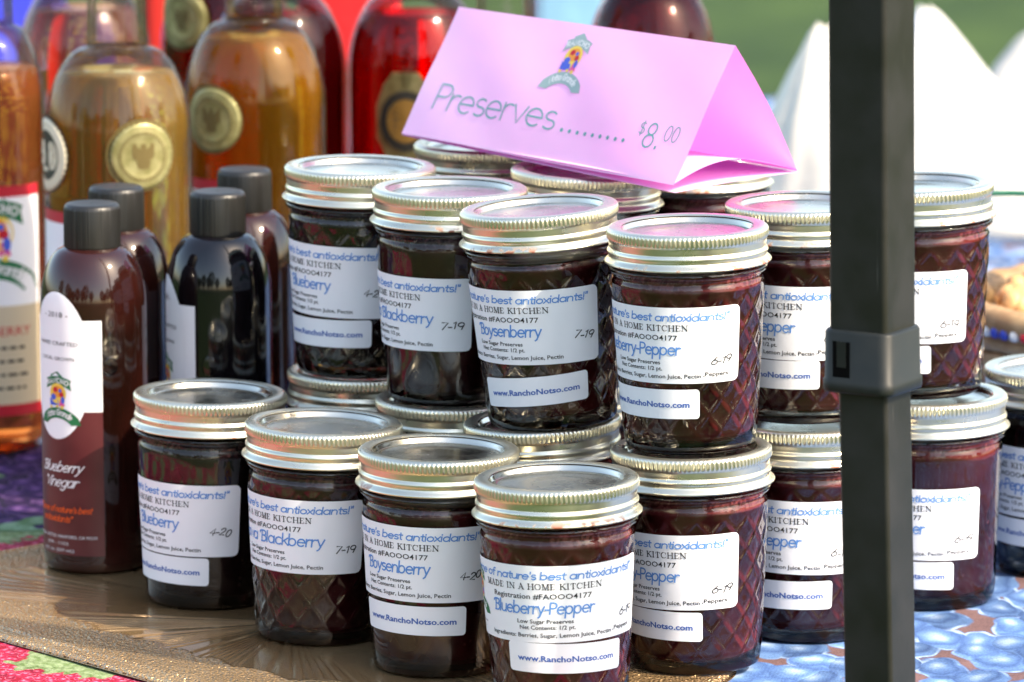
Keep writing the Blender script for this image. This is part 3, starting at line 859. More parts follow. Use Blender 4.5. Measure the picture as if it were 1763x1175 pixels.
def band_mesh():
    mb = MB()
    prof = [(29.3, 97.7), (29.9, 98.15), (31.5, 98.35), (33.6, 98.4), (34.6, 98.15), (35.2, 97.7), (35.5, 97.1), (35.55, 96.2), (35.55, 95.0), (35.5, 93.9),
            (35.3, 93.2), (34.95, 92.8), (34.85, 92.0), (34.8, 91.0), (34.7, 90.0), (34.6, 89.5), (34.9, 89.1), (35.35, 88.5), (35.5, 87.8), (35.35, 87.0), (34.95, 86.4),
            (34.85, 85.9), (35.2, 85.2), (35.9, 84.5), (36.6, 83.9), (36.95, 83.4), (36.95, 82.9), (36.6, 82.65), (36.0, 82.8), (35.4, 83.2), (34.6, 83.6)]
    prof = [(r / 1000, z / 1000) for r, z in prof]
    def rf(r, z, th):
        k = 0
        if .0934 < z < .0976:
            k = min(1, (.0977 - z) / .0007, (z - .0932) / .0007)
            return r + .00030 * k * cos(109 * th)
        if .0858 < z < .0895:           # the thread wanders a little
            return r + .00012 * sin(3 * th + z * 900)
        return r
    lathe(mb, prof, 109 * 6, rf)
    return mb.mesh("screw_band", M['lid'])
def disc_mesh():
    mb = MB()
    prof = [(0, 94.9), (8, 94.92), (16, 94.95), (24.8, 94.95), (25.5, 95.2), (26.2, 95.25), (26.9, 94.9), (27.9, 94.7), (28.6, 95.2), (29.0, 96.6), (29.8, 97.55), (30.6, 97.7), (31.2, 97.75)]
    lathe(mb, [(r / 1000, z / 1000) for r, z in prof][::-1], 128)
    return mb.mesh("lid_disc", M['disc'])
def glass_mesh(quilted):
    mb = MB()
    prof = [(.002, .0022), (.020, .0020), (.0245, .0012), (.0262, .0002), (.0272, .0004)]
    nz_ = 96 if quilted else 24
    for i in range(nz_ + 1):
        z = .0012 + (.0745 - .0012) * i / nz_
        prof.append((Rb(z), z))
    prof += [(.0331, .0756), (.0325, .0768), (.0331, .0780), (.0344, .0786), (.0352, .0794), (.0354, .0803), (.0350, .0812), (.0340, .0818), (.0332, .0826), (.0330, .0840)]
    rf = (lambda r, z, th: r + (quilt(z, th) if z < .0746 and r > .028 else 0)) if quilted else \
         (lambda r, z, th: r + .00025 * sin(5 * th + z * 60) * (1 if .005 < z < .073 else 0))
    lathe(mb, prof, NQ * 22 if quilted else 96, rf)
    return mb.mesh("jar_glass_body", M['glass'])
def jam_mesh(quilted, m, top=.0735):
    mb = MB()
    prof = [(.0005, .0048), (.018, .0044), (.0235, .0050), (.0262, .0066)]
    nz_ = 56 if quilted else 20
    for i in range(nz_ + 1):
        z = .0085 + (top - .0085) * i / nz_
        prof.append((min(Rb(z), .0338 if z < .0742 else .0329) - .0014, z))
    prof += [(.0310, top + .0006), (.020, top + .0002), (.0005, top + .0004)]
    rf = (lambda r, z, th: r + (quilt(z, th, .0003) if r > .0268 and z < .073 else 0)) if quilted else None
    lathe(mb, prof, NQ * 12 if quilted else 72, rf)
    return mb.mesh("fruit_filling", m)

BAND, DISC = band_mesh(), disc_mesh()
GLS = {q: glass_mesh(q) for q in (0, 1)}
JAM = {(q, k): jam_mesh(q, M[k], t) for q in (0, 1) for k, t in (('jam_pepper', .0782), ('jam_blue', .0786), ('jam_boysen', .0752), ('jam_black', .0780))}

def rounded_grid(wd, ht, rc, nu, nv):
    """a label sheet: grid with rounded corners, u from the right edge leftwards, v up"""
    vs, fs = [], []
    for j in range(nv + 1):
        v = ht * (1 - cos(pi * j / nv)) / 2
        d = min(v, ht - v)
        ins = rc - sqrt(max(0, rc * rc - (rc - min(d, rc)) ** 2))
        for i in range(nu + 1):
            u = ins + (wd - 2 * ins) * i / nu
            vs.append((u, v))
    for j in range(nv):
        for i in range(nu):
            a = j * (nu + 1) + i
            fs.append((a, a + nu + 1, a + nu + 2, a + 1))
    return vs, fs

LW, LH = 101.6, 34.0        # product label, mm
WW, WH = 54.0, 13.2         # website label, mm
PR = {'mat': ['blue', 'black', 'navy', 'pen', 'green', 'white', 'yellow', 'orange', 'red', 'blueink', 'pinkink', 'greengrey']}
PMI = {k: i for i, k in enumerate(PR['mat'])}
PMATS = [M[k] for k in PR['mat']]

def label_map(z0, skew=0.0, wd=101.6):
    """(u from right edge, v from label foot, h) mm -> metres on the jar; right edge at angle 0"""
    def f(u, v, h):
        z = z0 + v / 1000 - math.tan(radians(skew)) * (u - wd * .35) / 1000
        R0 = Rb(.04)
        r = Rb(z) + .00062 + h / 1000
        th = -(u / 1000) / R0
        r += .00010 * sin(u * .9 + v * .4) * 0
        return (r * sin(th), -r * cos(th), z)
    return f

_lab = {}
def label_sheet(kind, z0, skew=0.0):
    key = (kind, round(z0, 4), skew)
    if key in _lab: return _lab[key]
    wd, ht = (LW, LH) if kind != 'web' else (WW, WH)
    fm = label_map(z0, skew, wd)
    mb = MB()
    vs, fs = rounded_grid(wd, ht, 2.6 if kind != 'web' else 1.6, 48 if kind != 'web' else 26, 14)
    mb.add([fm(u, v, .04 * sin(u * .55 + v * .2)) for u, v in vs], fs)
    me = mb.mesh("paper_label", M['paper'])
    _lab[key] = me
    return me

def print_mesh(name, date, z0, skew=0.0, seed=1):
    key = (name, date, round(z0, 4), skew, seed)
    if key in _lab: return _lab[key]
    mb = MB(); f0 = label_map(z0, skew, LW)
    rj = random.Random(seed * 7 + 3)
    fm = lambda x, y, h: f0(LW - x, LH + y, h + .12)          # x from label left, y down from the top (negative)
    R = LW
    put(mb, stroke_text('"Some of nature\'s best antioxidants!"', R - 5.4, -5.9, 2.05, .56, xs=.96, slant=.16, align='r', width=87.5, jitter=.03), fm, PMI['blue'])
    put(mb, serif_text('MADE IN A HOME KITCHEN', R - 77.8, -10.4, 2.55, 54.8), fm, PMI['black'])
    put(mb, font_text('Registration #FAOOO4177', R - 72.8, -14.6, 2.3, 45.0, bold=.010), fm, PMI['black'])
    x0, wd = {'Blueberry-Pepper': (73.6, 47.0), 'Blueberry': (55.8, 27.3), 'Boysenberry': (60.5, 33.5), 'Kiowa Blackberry': (70.5, 53.0)}[name]
    put(mb, stroke_text(name, R - x0, -21.1, 3.3, .68, xs=.8, slant=.10, width=wd), fm, PMI['blue'], .03)
    put(mb, font_text('Low Sugar Preserves', R - 60.3, -25.4, 1.75, 24.6, bold=.014), fm, PMI['black'])
    put(mb, font_text('Net Contents: 1/2 pt.', R - 59.3, -28.1, 1.75, 24.4, bold=.014), fm, PMI['black'])
    if name == 'Blueberry-Pepper':
        put(mb, font_text('Ingredients: Berries, Sugar, Lemon Juice, Pectin', R - 75.4, -31.6, 1.8, 57.5, bold=.014), fm, PMI['black'])
        put(mb, font_text(',Peppers', R - 17.0, -30.9, 1.8, 11.6, bold=.02), fm, PMI['black'])
    else:
        put(mb, font_text('Ingredients: Berries, Sugar, Lemon Juice, Pectin', R - 75.4, -31.6, 1.8, 57.5, bold=.014), fm, PMI['black'])
    put(mb, stroke_text(date, R - 13.8 + rj.uniform(-.6, 1.0), rj.uniform(-.8, .8) + (-26.0 if name == 'Blueberry-Pepper' else -23.6), 2.15, .54, xs=.9, slant=.38 + rj.uniform(-.15, .1), width=10.2 + rj.uniform(-.9, .6), jitter=.25, seed=seed), fm, PMI['pen'], .02)
    logo(mb, lambda x, y, h: fm(x, y, h), R - 88.5, -13.5, 17.5, PMI)
    put(mb, font_text('RANCHO NOTSO GRANDE', R - 88.5, -28.6, .9, 13, align='c'), fm, PMI['black'])
    put(mb, font_text('Hanford, CA', R - 88.5, -30.9, .9, 8, align='c'), fm, PMI['black'])
    me = mb.mesh("label_print", PMATS)
    _lab[key] = me
    return me

def web_print(z0, skew=0.0):
    key = ('webp', round(z0, 4), skew)
    if key in _lab: return _lab[key]
    mb = MB(); f0 = label_map(z0, skew, WW)
    put(mb, font_text('www.RanchoNotso.com', 4.6, 5.2, 2.5, 45, bold=.026), lambda x, y, h: f0(WW - x, y, h + .12), PMI['navy'])
    me = mb.mesh("web_print", PMATS)
    _lab[key] = me
    return me

JARGROUP = "jars of fruit preserves"
def jar(label, x, y, z, q, jam, lab=None, web=None, tilt=(0, 0), spin=0):
    """lab = (name, date, right-edge angle deg, foot z mm, sheet tilt deg); web = (right-edge angle, foot z mm, tilt)"""
    t = thing("preserve_jar", label, "jar", (x, y, z), JARGROUP)
    t.rotation_euler = (radians(tilt[1]), radians(-tilt[0]), 0)
    rz = radians(spin)
    link("glass_body", GLS[q], t, rot=(0, 0, rz))
    link("fruit_filling", JAM[(q, jam)], t, rot=(0, 0, rz))
    link("screw_band", BAND, t, rot=(0, 0, rz * 1.7))
    link("lid_disc", DISC, t, rot=(0, 0, rz * 2.3))
    face = atan2(x, y)
    rs = random.Random(int(abs(x * 1e4) + y * 1e3))
    sk, sk2 = rs.uniform(-.9, .9), rs.uniform(-1.6, 1.6)
    def spinlab(ang, tl, z0):
        a = radians(ang) - face
        return (radians(tl) * cos(a) * 0, 0, a)
    if lab:
        nm, date, ang, z0, tl = lab
        o = link("product_label", label_sheet('prod', z0 / 1000, sk), t)
        o.rotation_euler = spinlab(ang, tl, z0)
        p = link("printed_text", print_mesh(nm, date, z0 / 1000, sk, int(abs(x) * 9000) % 97), o)
    if web:
        ang, z0, tl = web
        o = link("website_label", label_sheet('web', z0 / 1000, tl + sk2), t)
        o.rotation_euler = spinlab(ang, tl, z0)
        link("printed_text", web_print(z0 / 1000, tl + sk2), o)
    return t

PJ = .0984
CL = -.0022
BP = 'Blueberry-Pepper'
# bottom front row on the platter
jar("blueberry preserves jar dated 4-20 on the platter beside the front vinegar bottle", -.1427, 2.5853, 0, 0, 'jam_blue', ('Blueberry', '4-20', 25.5, 26, 0), (0, 12.2, 0), (-1.3, 0), 20)
jar("Kiowa Blackberry jar dated 7-19 on the platter, no website sticker, quilted glass below its label", -.0881, 2.5116, 0, 1, 'jam_black', ('Kiowa Blackberry', '7-19', 34, 34, 0), None, (-1.6, 0), 5)
jar("boysenberry preserves jar dated 4-20 with nothing stacked on it, right of the Kiowa blackberry jar", -.0334, 2.4496, 0, 0, 'jam_boysen', ('Boysenberry', '4-20', 42.6, 35, 0), (23, 20, 0), (-.5, 0), 70)
jar("foremost blueberry-pepper jar, nearest the camera, its whole label and website sticker facing front", .0210, 2.3860, 0, 1, 'jam_pepper', (BP, '6-19', 76, 32, 0), (54.5, 18.0, 0), (1.2, 0), 11)
jar("blueberry-pepper jar at the right end of the platter, carrying another jar on its lid", .0812, 2.4535, 0, 1, 'jam_pepper', (BP, '6-19', 37.5, 30.5, 0), (7, 16.6, 0), (1.2, 0), 24)
# second row, bottom tier: only the lids show
jar("bottom-tier jar whose lid shows under the upper blueberry jar", -.0722, 2.6430, 0, 0, 'jam_blue', None, None, (-.6, 0), 33)
jar("bottom-tier jar whose lid shows under the smooth upper Kiowa blackberry jar", -.0283, 2.5710, 0, 1, 'jam_black', None, None, (-.3, 0), 61)
jar("bottom-tier jar with a tilted lid under the leaning boysenberry jar", .0182, 2.5120, .0012, 1, 'jam_boysen', None, None, (2.8, 0), 44)
# upper tier on the second row
jar("upper-tier blueberry jar dated 4-20, behind and left of the upper blackberry jar", -.0730, 2.6401, PJ, 1, 'jam_blue', ('Blueberry', '4-20', 27, 30, 0), (11, 15.6, 0), (-.9, 0), 15)
jar("upper-tier Kiowa blackberry jar dated 7-19 with smooth glass and no website sticker", -.0288, 2.5701, PJ, 0, 'jam_black', ('Kiowa Blackberry', '7-19', 18, 26.7, 0), None, (-.2, 0), 80)
jar("boysenberry jar dated 7-19 leaning to the left on top of the second tier", .0186, 2.5060, PJ + .0012, 1, 'jam_boysen', ('Boysenberry', '7-19', 45, 31.5, 0), (33, 13, 3), (3.8, 0), 3)
jar("upper blueberry-pepper jar left of the canopy pole, with pink reflected on its lid rim", .0790, 2.4560, PJ, 1, 'jam_pepper', (BP, '6-19', 41.8, 32.9, 0), (8, 17, 0), (1.0, 0), 48)
# behind the pole
jar("bottom-tier blueberry-pepper jar partly hidden by the pole, standing on the blueberry cloth", .1340, 2.5240, CL, 1, 'jam_pepper', (BP, '6-19', 44.5, 33, 0), (22.6, 16.5, 0), (0, 0), 31)
jar("upper blueberry-pepper jar partly hidden by the pole, just above its clamp to the left", .1331, 2.5370, PJ + CL, 1, 'jam_pepper', (BP, '6-19', 41.5, 30.6, 0), (14, 17, 0), (.3, 0), 9)
# right of the pole
jar("bottom-tier blueberry-pepper jar with smooth glass, right of the pole on the blueberry cloth", .1967, 2.5895, CL, 0, 'jam_pepper', (BP, '6-19', 43, 25, 0), (19.5, 11.0, 0), (.9, 0), 66)
jar("upper quilted blueberry-pepper jar right of the pole, in front of the white bags", .1901, 2.5960, PJ + CL, 1, 'jam_pepper', (BP, '6-19', 44, 27.5, 0), (11, 13, 0), (1.2, 0), 52)
jar("single blueberry-pepper jar cut by the right edge of the picture, in front of the basket", .2615, 2.6582, CL, 0, 'jam_blue', (BP, '6-19', 34, 29.5, 0), (20, 15, 0), (0, 0), 21)
# third row carrying the sign
for (xx, yy, q, k, wh) in ((-.0119, 2.7296, 1, 'jam_blue', 'left'), (.0320, 2.6346, 0, 'jam_boysen', 'middle'), (.0897, 2.6989, 1, 'jam_pepper', 'right')):
    jar("bottom-tier jar hidden in the back row under the %s jar that carries the sign" % wh, xx, yy, CL, q, k, None, None, (0, 0), 37)
jar("back-row jar with a golden lid under the left end of the pink sign", -.0119, 2.7296, PJ + CL, 1, 'jam_blue', None, None, (0, 0), 18)
jar("back-row jar with a tilted lid under the lower edge of the pink sign", .0320, 2.6346, PJ + CL + .0008, 0, 'jam_boysen', None, None, (-2.0, 0), 27)
jar("back-row jar under the right end of the pink sign, its lid covered", .0897, 2.6989, PJ + CL, 1, 'jam_pepper', None, None, (0, 0), 49)

# ------------------------------------------------------------------ pink tent sign
def sign():
    BR = Vector((.0745, 2.5439, .2005)); TR = Vector((.1024, 2.5638, .2625)); BL = Vector((-.0534, 2.7172, .2005)); TL = Vector((-.0255, 2.7371, .2600))
    KR = Vector((.1322, 2.5866, .2010)); KL = Vector((.0046, 2.7599, .2005))
    # corners nudged so the folds fall where they do in the photograph
    m = bpy.data.materials.new("pink_paper"); m.use_nodes = True
    nt_ = m.node_tree; b = nt_.nodes["Principled BSDF"]; out = nt_.nodes["Material Output"]
    b.inputs["Roughness"].default_value = .6; b.inputs["Base Color"].default_value = (.95, .70, .94, 1)
    tr = N(m, "ShaderNodeBsdfTranslucent"); tr.inputs[0].default_value = (.98, .24, .78, 1)
    tc = N(m, "ShaderNodeTexCoord"); nz = N(m, "ShaderNodeTexNoise"); nz.inputs["Scale"].default_value = 22; nz.inputs["Detail"].default_value = 2
    L(m, tc.outputs["Object"], nz.inputs["Vector"])
    bp = N(m, "ShaderNodeBump"); bp.inputs["Strength"].default_value = .25; bp.inputs["Distance"].default_value = .003
    L(m, nz.outputs[0], bp.inputs["Height"]); L(m, bp.outputs[0], b.inputs["Normal"])
    mx = N(m, "ShaderNodeMixShader"); mx.inputs[0].default_value = .28
    L(m, b.outputs[0], mx.inputs[1]); L(m, tr.outputs[0], mx.inputs[2]); L(m, mx.outputs[0], out.inputs[0])
    t = thing("tent_sign", "pink folded paper tent sign reading Preserves $8.00, standing on the back jars", "sign")
    def panel(name, a, b_, c, d, bulge, nrm, label=None, n=26):
        # a,b lower edge; d,c upper edge
        mb = MB(); vs = []; fs = []
        for j in range(n + 1):
            v = j / n
            for i in range(n + 1):
                u = i / n
                p = (a * (1 - u) + b_ * u) * (1 - v) + (d * (1 - u) + c * u) * v
                p = p + nrm * bulge(u, v)
                vs.append(tuple(p))
        for j in range(n):
            for i in range(n):
                k = j * (n + 1) + i
                fs.append((k, k + 1, k + n + 2, k + n + 1))
        mb.add(vs, fs)
        o = link(name, mb.mesh(name, m), t)
        if label: o['label'] = label
        return o
    nf = (BR - BL).cross(TL - BL).normalized()           # toward the camera
    bf = lambda u, v: .0016 * sin(pi * u) * sin(pi * v) + .0012 * sin(u * 8) * (1 - v) ** 1.5 + .0005 * sin(u * 17 + v * 5) * sin(pi * v)
    fo = panel("front_panel", BL, BR, TR, TL, bf, nf)
    nb = (KR - KL).cross(TL - KL).normalized()
    panel("back_panel", KL, KR, TR + Vector((0, .0003, 0)), TL + Vector((0, .0003, 0)), lambda u, v: .002 * sin(pi * v) * u, -nb, "back panel glowing hot pink inside")
    up = Vector((0, 0, 1))
    KR2 = KR + Vector((0, 0, -.0004)); BR2 = BR + Vector((0, 0, -.0008))
    panel("bottom_panel", BL + up * -.0006, BR + up * -.0030, KR + up * -.0004, KL, lambda u, v: .0006 * sin(pi * v), up)
    # the tucked flap bows up at the open end
    panel("tucked_flap", BL + up * .0006, BR + up * .0014, KR + up * .0008, KL + up * .0008,
          lambda u, v: (.0085 * u ** 2) * sin(pi * min(1, v * 1.0)) * (1.15 - .4 * v), up, "flap bowing up at the open end")
    W_, H_ = (BR - BL).length * 1000, (TL - BL).length * 1000
    e1 = (BR - BL) / W_; e2 = (TL - BL) / H_
    e2b = (TR - BR) / H_
    def fm(x, y, h):
        u, v = x / W_, y / H_
        return tuple(BL * (1 - u) * (1 - v) + BR * u * (1 - v) + TR * u * v + TL * (1 - u) * v + nf * (bf(u, v) + .00022 + h / 1000))
    mb = MB()
    kx, ky = W_ / 215.3, H_ / 74.5
    g = lambda p: [([(a * kx, b * ky) for a, b in v], f, l) for v, f, l in p]
    put(mb, g(stroke_text('Preserves', 15.0, 16.6, 9.4, 1.02, slant=0, width=98)), fm, 0)
    put(mb, g([p for i in range(9) for p in disc_piece(118.5 + i * 6.05, 17.6, 1.15, 1.15, 8)]), fm, 0)
    put(mb, g(stroke_text('$', 175, 21.6, 5.2, .6)), fm, 0)
    put(mb, g(stroke_text('8', 180.5, 16.2, 8.6, 1.0) + stroke_text('.', 190.2, 16.4, 8.6, 1.4)), fm, 0)
    put(mb, g(stroke_text('00', 193.8, 21.0, 5.4, .65)), fm, 0)
    mi = {k: 1 + i for i, k in enumerate(['greengrey', 'white', 'yellow', 'orange', 'red', 'blueink', 'pinkink', 'green'])}
    logo(mb, lambda x, y, h: fm(x * kx, y * ky, h), 105, 54.0, 26.5, mi, 0, grey=True)
    link("printed_text", mb.mesh("sign_print", [M['teal']] + [M[k] for k in ['greengrey', 'white', 'yellow', 'orange', 'red', 'blueink', 'pinkink', 'green']]), fo)
sign()

# ------------------------------------------------------------------ vinegar bottles
def vinegar_profile():
    p = [(.001, .0018), (.018, .0015), (.0225, .0), (.0240, .0006), (.0252, .0026), (.0255, .005), (.0255, .02), (.0255, .06), (.0255, .10), (.0255, .126)]
    for k in range(1, 11):
        a = pi / 2 * k / 10
        p.append((.0125 + .013 * cos(a), .126 + .029 * sin(a)))
    p += [(.0120, .157), (.0120, .160)]
    return p
vg = mat("dark_plastic_bottle", (.012, .003, .003), .07, 0, .6)
noise_color(vg, (.010, .003, .002), (.045, .009, .007), 14, 2, .4, .75)
vgb = mat("black_plastic_bottle", (.004, .003, .004), .07, 0, .6)
capm = mat("ribbed_black_cap", (.013, .013, .012), .38, 0, .5)
def bottle_mesh(m):
    mb = MB(); lathe(mb, vinegar_profile(), 96); return mb.mesh("vinegar_bottle_body", m)
VB = [bottle_mesh(vg), bottle_mesh(vgb)]
mb = MB()
lathe(mb, [(.0128, .1540), (.0133, .1543), (.0134, .156), (.0134, .1730), (.0130, .1746), (.0122, .1755), (.0100, .1757), (.006, .1756), (.0005, .1757)], 240,
      lambda r, z, th: r + (.00022 * (1 if (int(th / (2 * pi) * 120 * 2) % 2) else -1) if .1555 < z < .1735 else 0))
VCAP = mb.mesh("bottle_cap", capm)
drop = thin_glass("water_drop", (.9, .9, .9), .02, 1.33, 2.2)

def vinegar_label(parent, right_ang, x, y):
    R = .0255
    face = atan2(x, y)
    def fmw(extra):
        def f(u, v, h):               # u mm from right edge leftwards, v mm height
            th = radians(right_ang) - face - (u / 1000) / R
            r = R + .00010 + extra + h / 1000
            z = v / 1000
            if z > .126: r = .0125 + .013 * sqrt(max(0, 1 - ((z - .126) / .029) ** 2)) + .0001 + extra + h / 1000
            return (r * sin(th), -r * cos(th), z)
        return f
    f1, f2 = fmw(0), fmw(.00012)
    mb = MB()
    def grid(f, u0, u1, v0, v1, nu, nv, m):
        vs = [f(u0 + (u1 - u0) * i / nu, v0 + (v1 - v0) * j / nv, 0) for j in range(nv + 1) for i in range(nu + 1)]
        fs = [(j * (nu + 1) + i, (j + 1) * (nu + 1) + i, (j + 1) * (nu + 1) + i + 1, j * (nu + 1) + i + 1) for j in range(nv) for i in range(nu)]
        mb.add(vs, fs, m)
    grid(f1, 0, 48, 9, 79, 24, 4, 0)
    grid(f1, 0, 48, 79.02, 123, 24, 4, 1)
    # oval
    cu, cv, ru, rv = 24, 100.5, 18.5, 35.5
    n = 22; vs = []; fs = []
    for j in range(n + 1):
        v = cv - rv * cos(pi * j / n)
        half = ru * max(0, 1 - abs((v - cv) / rv) ** 2.2) ** .5
        for i in range(13):
            vs.append(f2(cu - half + 2 * half * i / 12, v, 0))
    for j in range(n):
        for i in range(12):
            fs.append((j * 13 + i, (j + 1) * 13 + i, (j + 1) * 13 + i + 1, j * 13 + i + 1))
    mb.add(vs, fs, 1)
    o = link("product_label", mb.mesh("vinegar_label", [M['maroonprint'], M['paper']]), parent)
    o['label'] = "white oval and maroon wrap label"
    mats = ['black', 'white', 'orangered', 'green', 'yellow', 'orange', 'red', 'blueink', 'pinkink', 'greengrey']
    mi = {k: i for i, k in enumerate(mats)}
    mb = MB()
    fx = lambda x, y, h: f2(48 - x, y, h + .12)
    put(mb, font_text('- 2018 -', 24, 124, 2.6, 15, align='c'), fx, mi['black'])
    put(mb, font_text('HAND CRAFTED', 24, 110.5, 1.9, 25, align='c'), fx, mi['black'])
    put(mb, font_text('LOCAL GROWN', 24, 103.3, 1.7, 21, align='c'), fx, mi['black'])
    logo(mb, lambda x, y, h: fx(x, y, h), 25, 85.5, 21, mi)
    put(mb, stroke_text('Blueberry', 25, 49.5, 3.1, .6, slant=.5, xs=.8, align='c', width=25), fx, mi['white'])
    put(mb, stroke_text('Vinegar', 25, 42.2, 3.1, .6, slant=.5, xs=.8, align='c', width=20), fx, mi['white'])
    put(mb, stroke_text('"Some of nature\'s best', 25, 29.8, 1.8, .5, slant=.35, align='c', width=34), fx, mi['orangered'])
    put(mb, stroke_text('antioxidants"', 22, 25.2, 1.8, .5, slant=.35, align='c', width=20), fx, mi['orangered'])
    put(mb, font_text('RANCHO NOTSO, HANFORD, CA 93230', 25, 17.2, 1.5, 39, align='c'), fx, mi['white'])
    put(mb, font_text('559 - 1152', 23, 13.9, 1.4, 14, align='c'), fx, mi['white'])
    put(mb, font_text('8 fl. oz. (237 mL)', 23, 10.6, 1.4, 20, align='c'), fx, mi['white'])
    link("printed_text", mb.mesh("vinegar_print", [M[k] for k in mats]), o)

VGROUP = "bottles of fruit vinegar"
for i, (lab_, x, y, z, k, la, dr) in enumerate((
        ("foremost vinegar bottle at left with its Blueberry Vinegar label in view", -.2000, 2.6600, 0, 0, 8.4, ((22, 112, 1.5, 5.5), (22, 101, 3.6, 4.8), (23, 121, 1.0, 1.8))),
        ("dark vinegar bottle right behind the foremost vinegar bottle", -.1932, 2.7290, CL, 0, -100, ()),
        ("black vinegar bottle with a sliver of white label, left of the upper blueberry jar", -.1420, 2.6980, 0, 1, -27, ((2, 106, 2.2, 6), (-8, 94, 3.6, 5.0))),
        ("dark red vinegar bottle farthest back, its cap level with the jar lids", -.1332, 2.7860, CL, 0, -120, ()))):
    t = thing("vinegar_bottle", lab_, "bottle", (x, y, z), VGROUP)
    link("bottle_body", VB[k], t)
    link("screw_cap", VCAP, t)
    if la > -90: vinegar_label(t, la, x, y)
    for (a, zz, rw, rh) in dr:
        mb = MB(); th = radians(a); r = .0256
        ellipsoid(mb, (r * sin(th), -r * cos(th), zz / 1000), (rw / 1000, .0006, rh / 1000), Matrix.Rotation(th, 3, 'Z'), nu=16, nv=12)
        link("water_droplet", mb.mesh("water_droplet", drop), t)

# ------------------------------------------------------------------ wine bottles
M['wglass'] = thin_glass("wine_bottle_glass", (.97, .96, .93), .02, 1.45, .8)
M['gold'] = noise_color(mat("gold_foil", (.75, .55, .22), .3, .85), (.36, .30, .13), (.55, .47, .24), 120, 3, bump=(.5, 400, .0006))
M['sealgold'] = noise_color(mat('seal_gold', (.33, .30, .12), .4, .4), (.24, .22, .08), (.38, .35, .16), 160, 3)
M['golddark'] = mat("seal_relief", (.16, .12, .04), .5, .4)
M['cream'] = mat("seal_cream", (.75, .68, .50), .5)
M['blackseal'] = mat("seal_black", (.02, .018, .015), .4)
M['beige'] = mat("label_beige", (.62, .52, .36), .6)
M['redprint'] = mat("label_red_border", (.50, .012, .03), .5)
def wine_prof(R, inset=0.0, z0=0.0, fill=None):
    R_ = R - inset; nr = .0155 - inset
    p = [(.0006, .0045 + z0), (.018, .004 + z0), (R_ - .006, .0005 + z0), (R_ - .002, .0015 + z0), (R_, .006 + z0)]
    for z in (.03, .06, .09, .12, .15, .175): p.append((R_, z))
    for k in range(0, 13):
        a = pi / 2 * k / 12
        zz = .180 + .046 * sin(a)
        rr = nr + (R_ - nr) * cos(a) ** 1.08
        if fill and zz > fill:
            break
        p.append((rr, zz))
    if fill:
        p += [(p[-1][0] * .97, p[-1][1] + .0006), (.0006, p[-1][1] + .0006)]
    else:
        p += [(nr, .2275), (nr * .97, .25), (nr * .94, .285), (nr * 1.05, .289), (nr * 1.05, .294), (nr * .9, .2945)]
    return p
LQ = {
 'gold': liquid("golden_wine", (.99, .84, .50), .19, tcol=(.98, .60, .14)),
 'amber': liquid("amber_wine", (.99, .68, .22), .21, tcol=(.98, .45, .04)),
 'rose': liquid("rose_wine", (.97, .52, .28), .16, tcol=(.98, .36, .12)),
 'pink': liquid("pink_wine", (.95, .62, .52), .14, tcol=(.85, .38, .30)),
 'darkred': liquid("dark_red_wine", (.42, .015, .02), .08, tcol=(.35, .005, .01)),
 'red': liquid("red_wine", (.80, .03, .035), .1, tcol=(.6, .01, .01)),
}
corkm = noise_color(mat("bottle_cork", (.45, .30, .17), .8), (.36, .22, .12), (.52, .36, .2), 300)
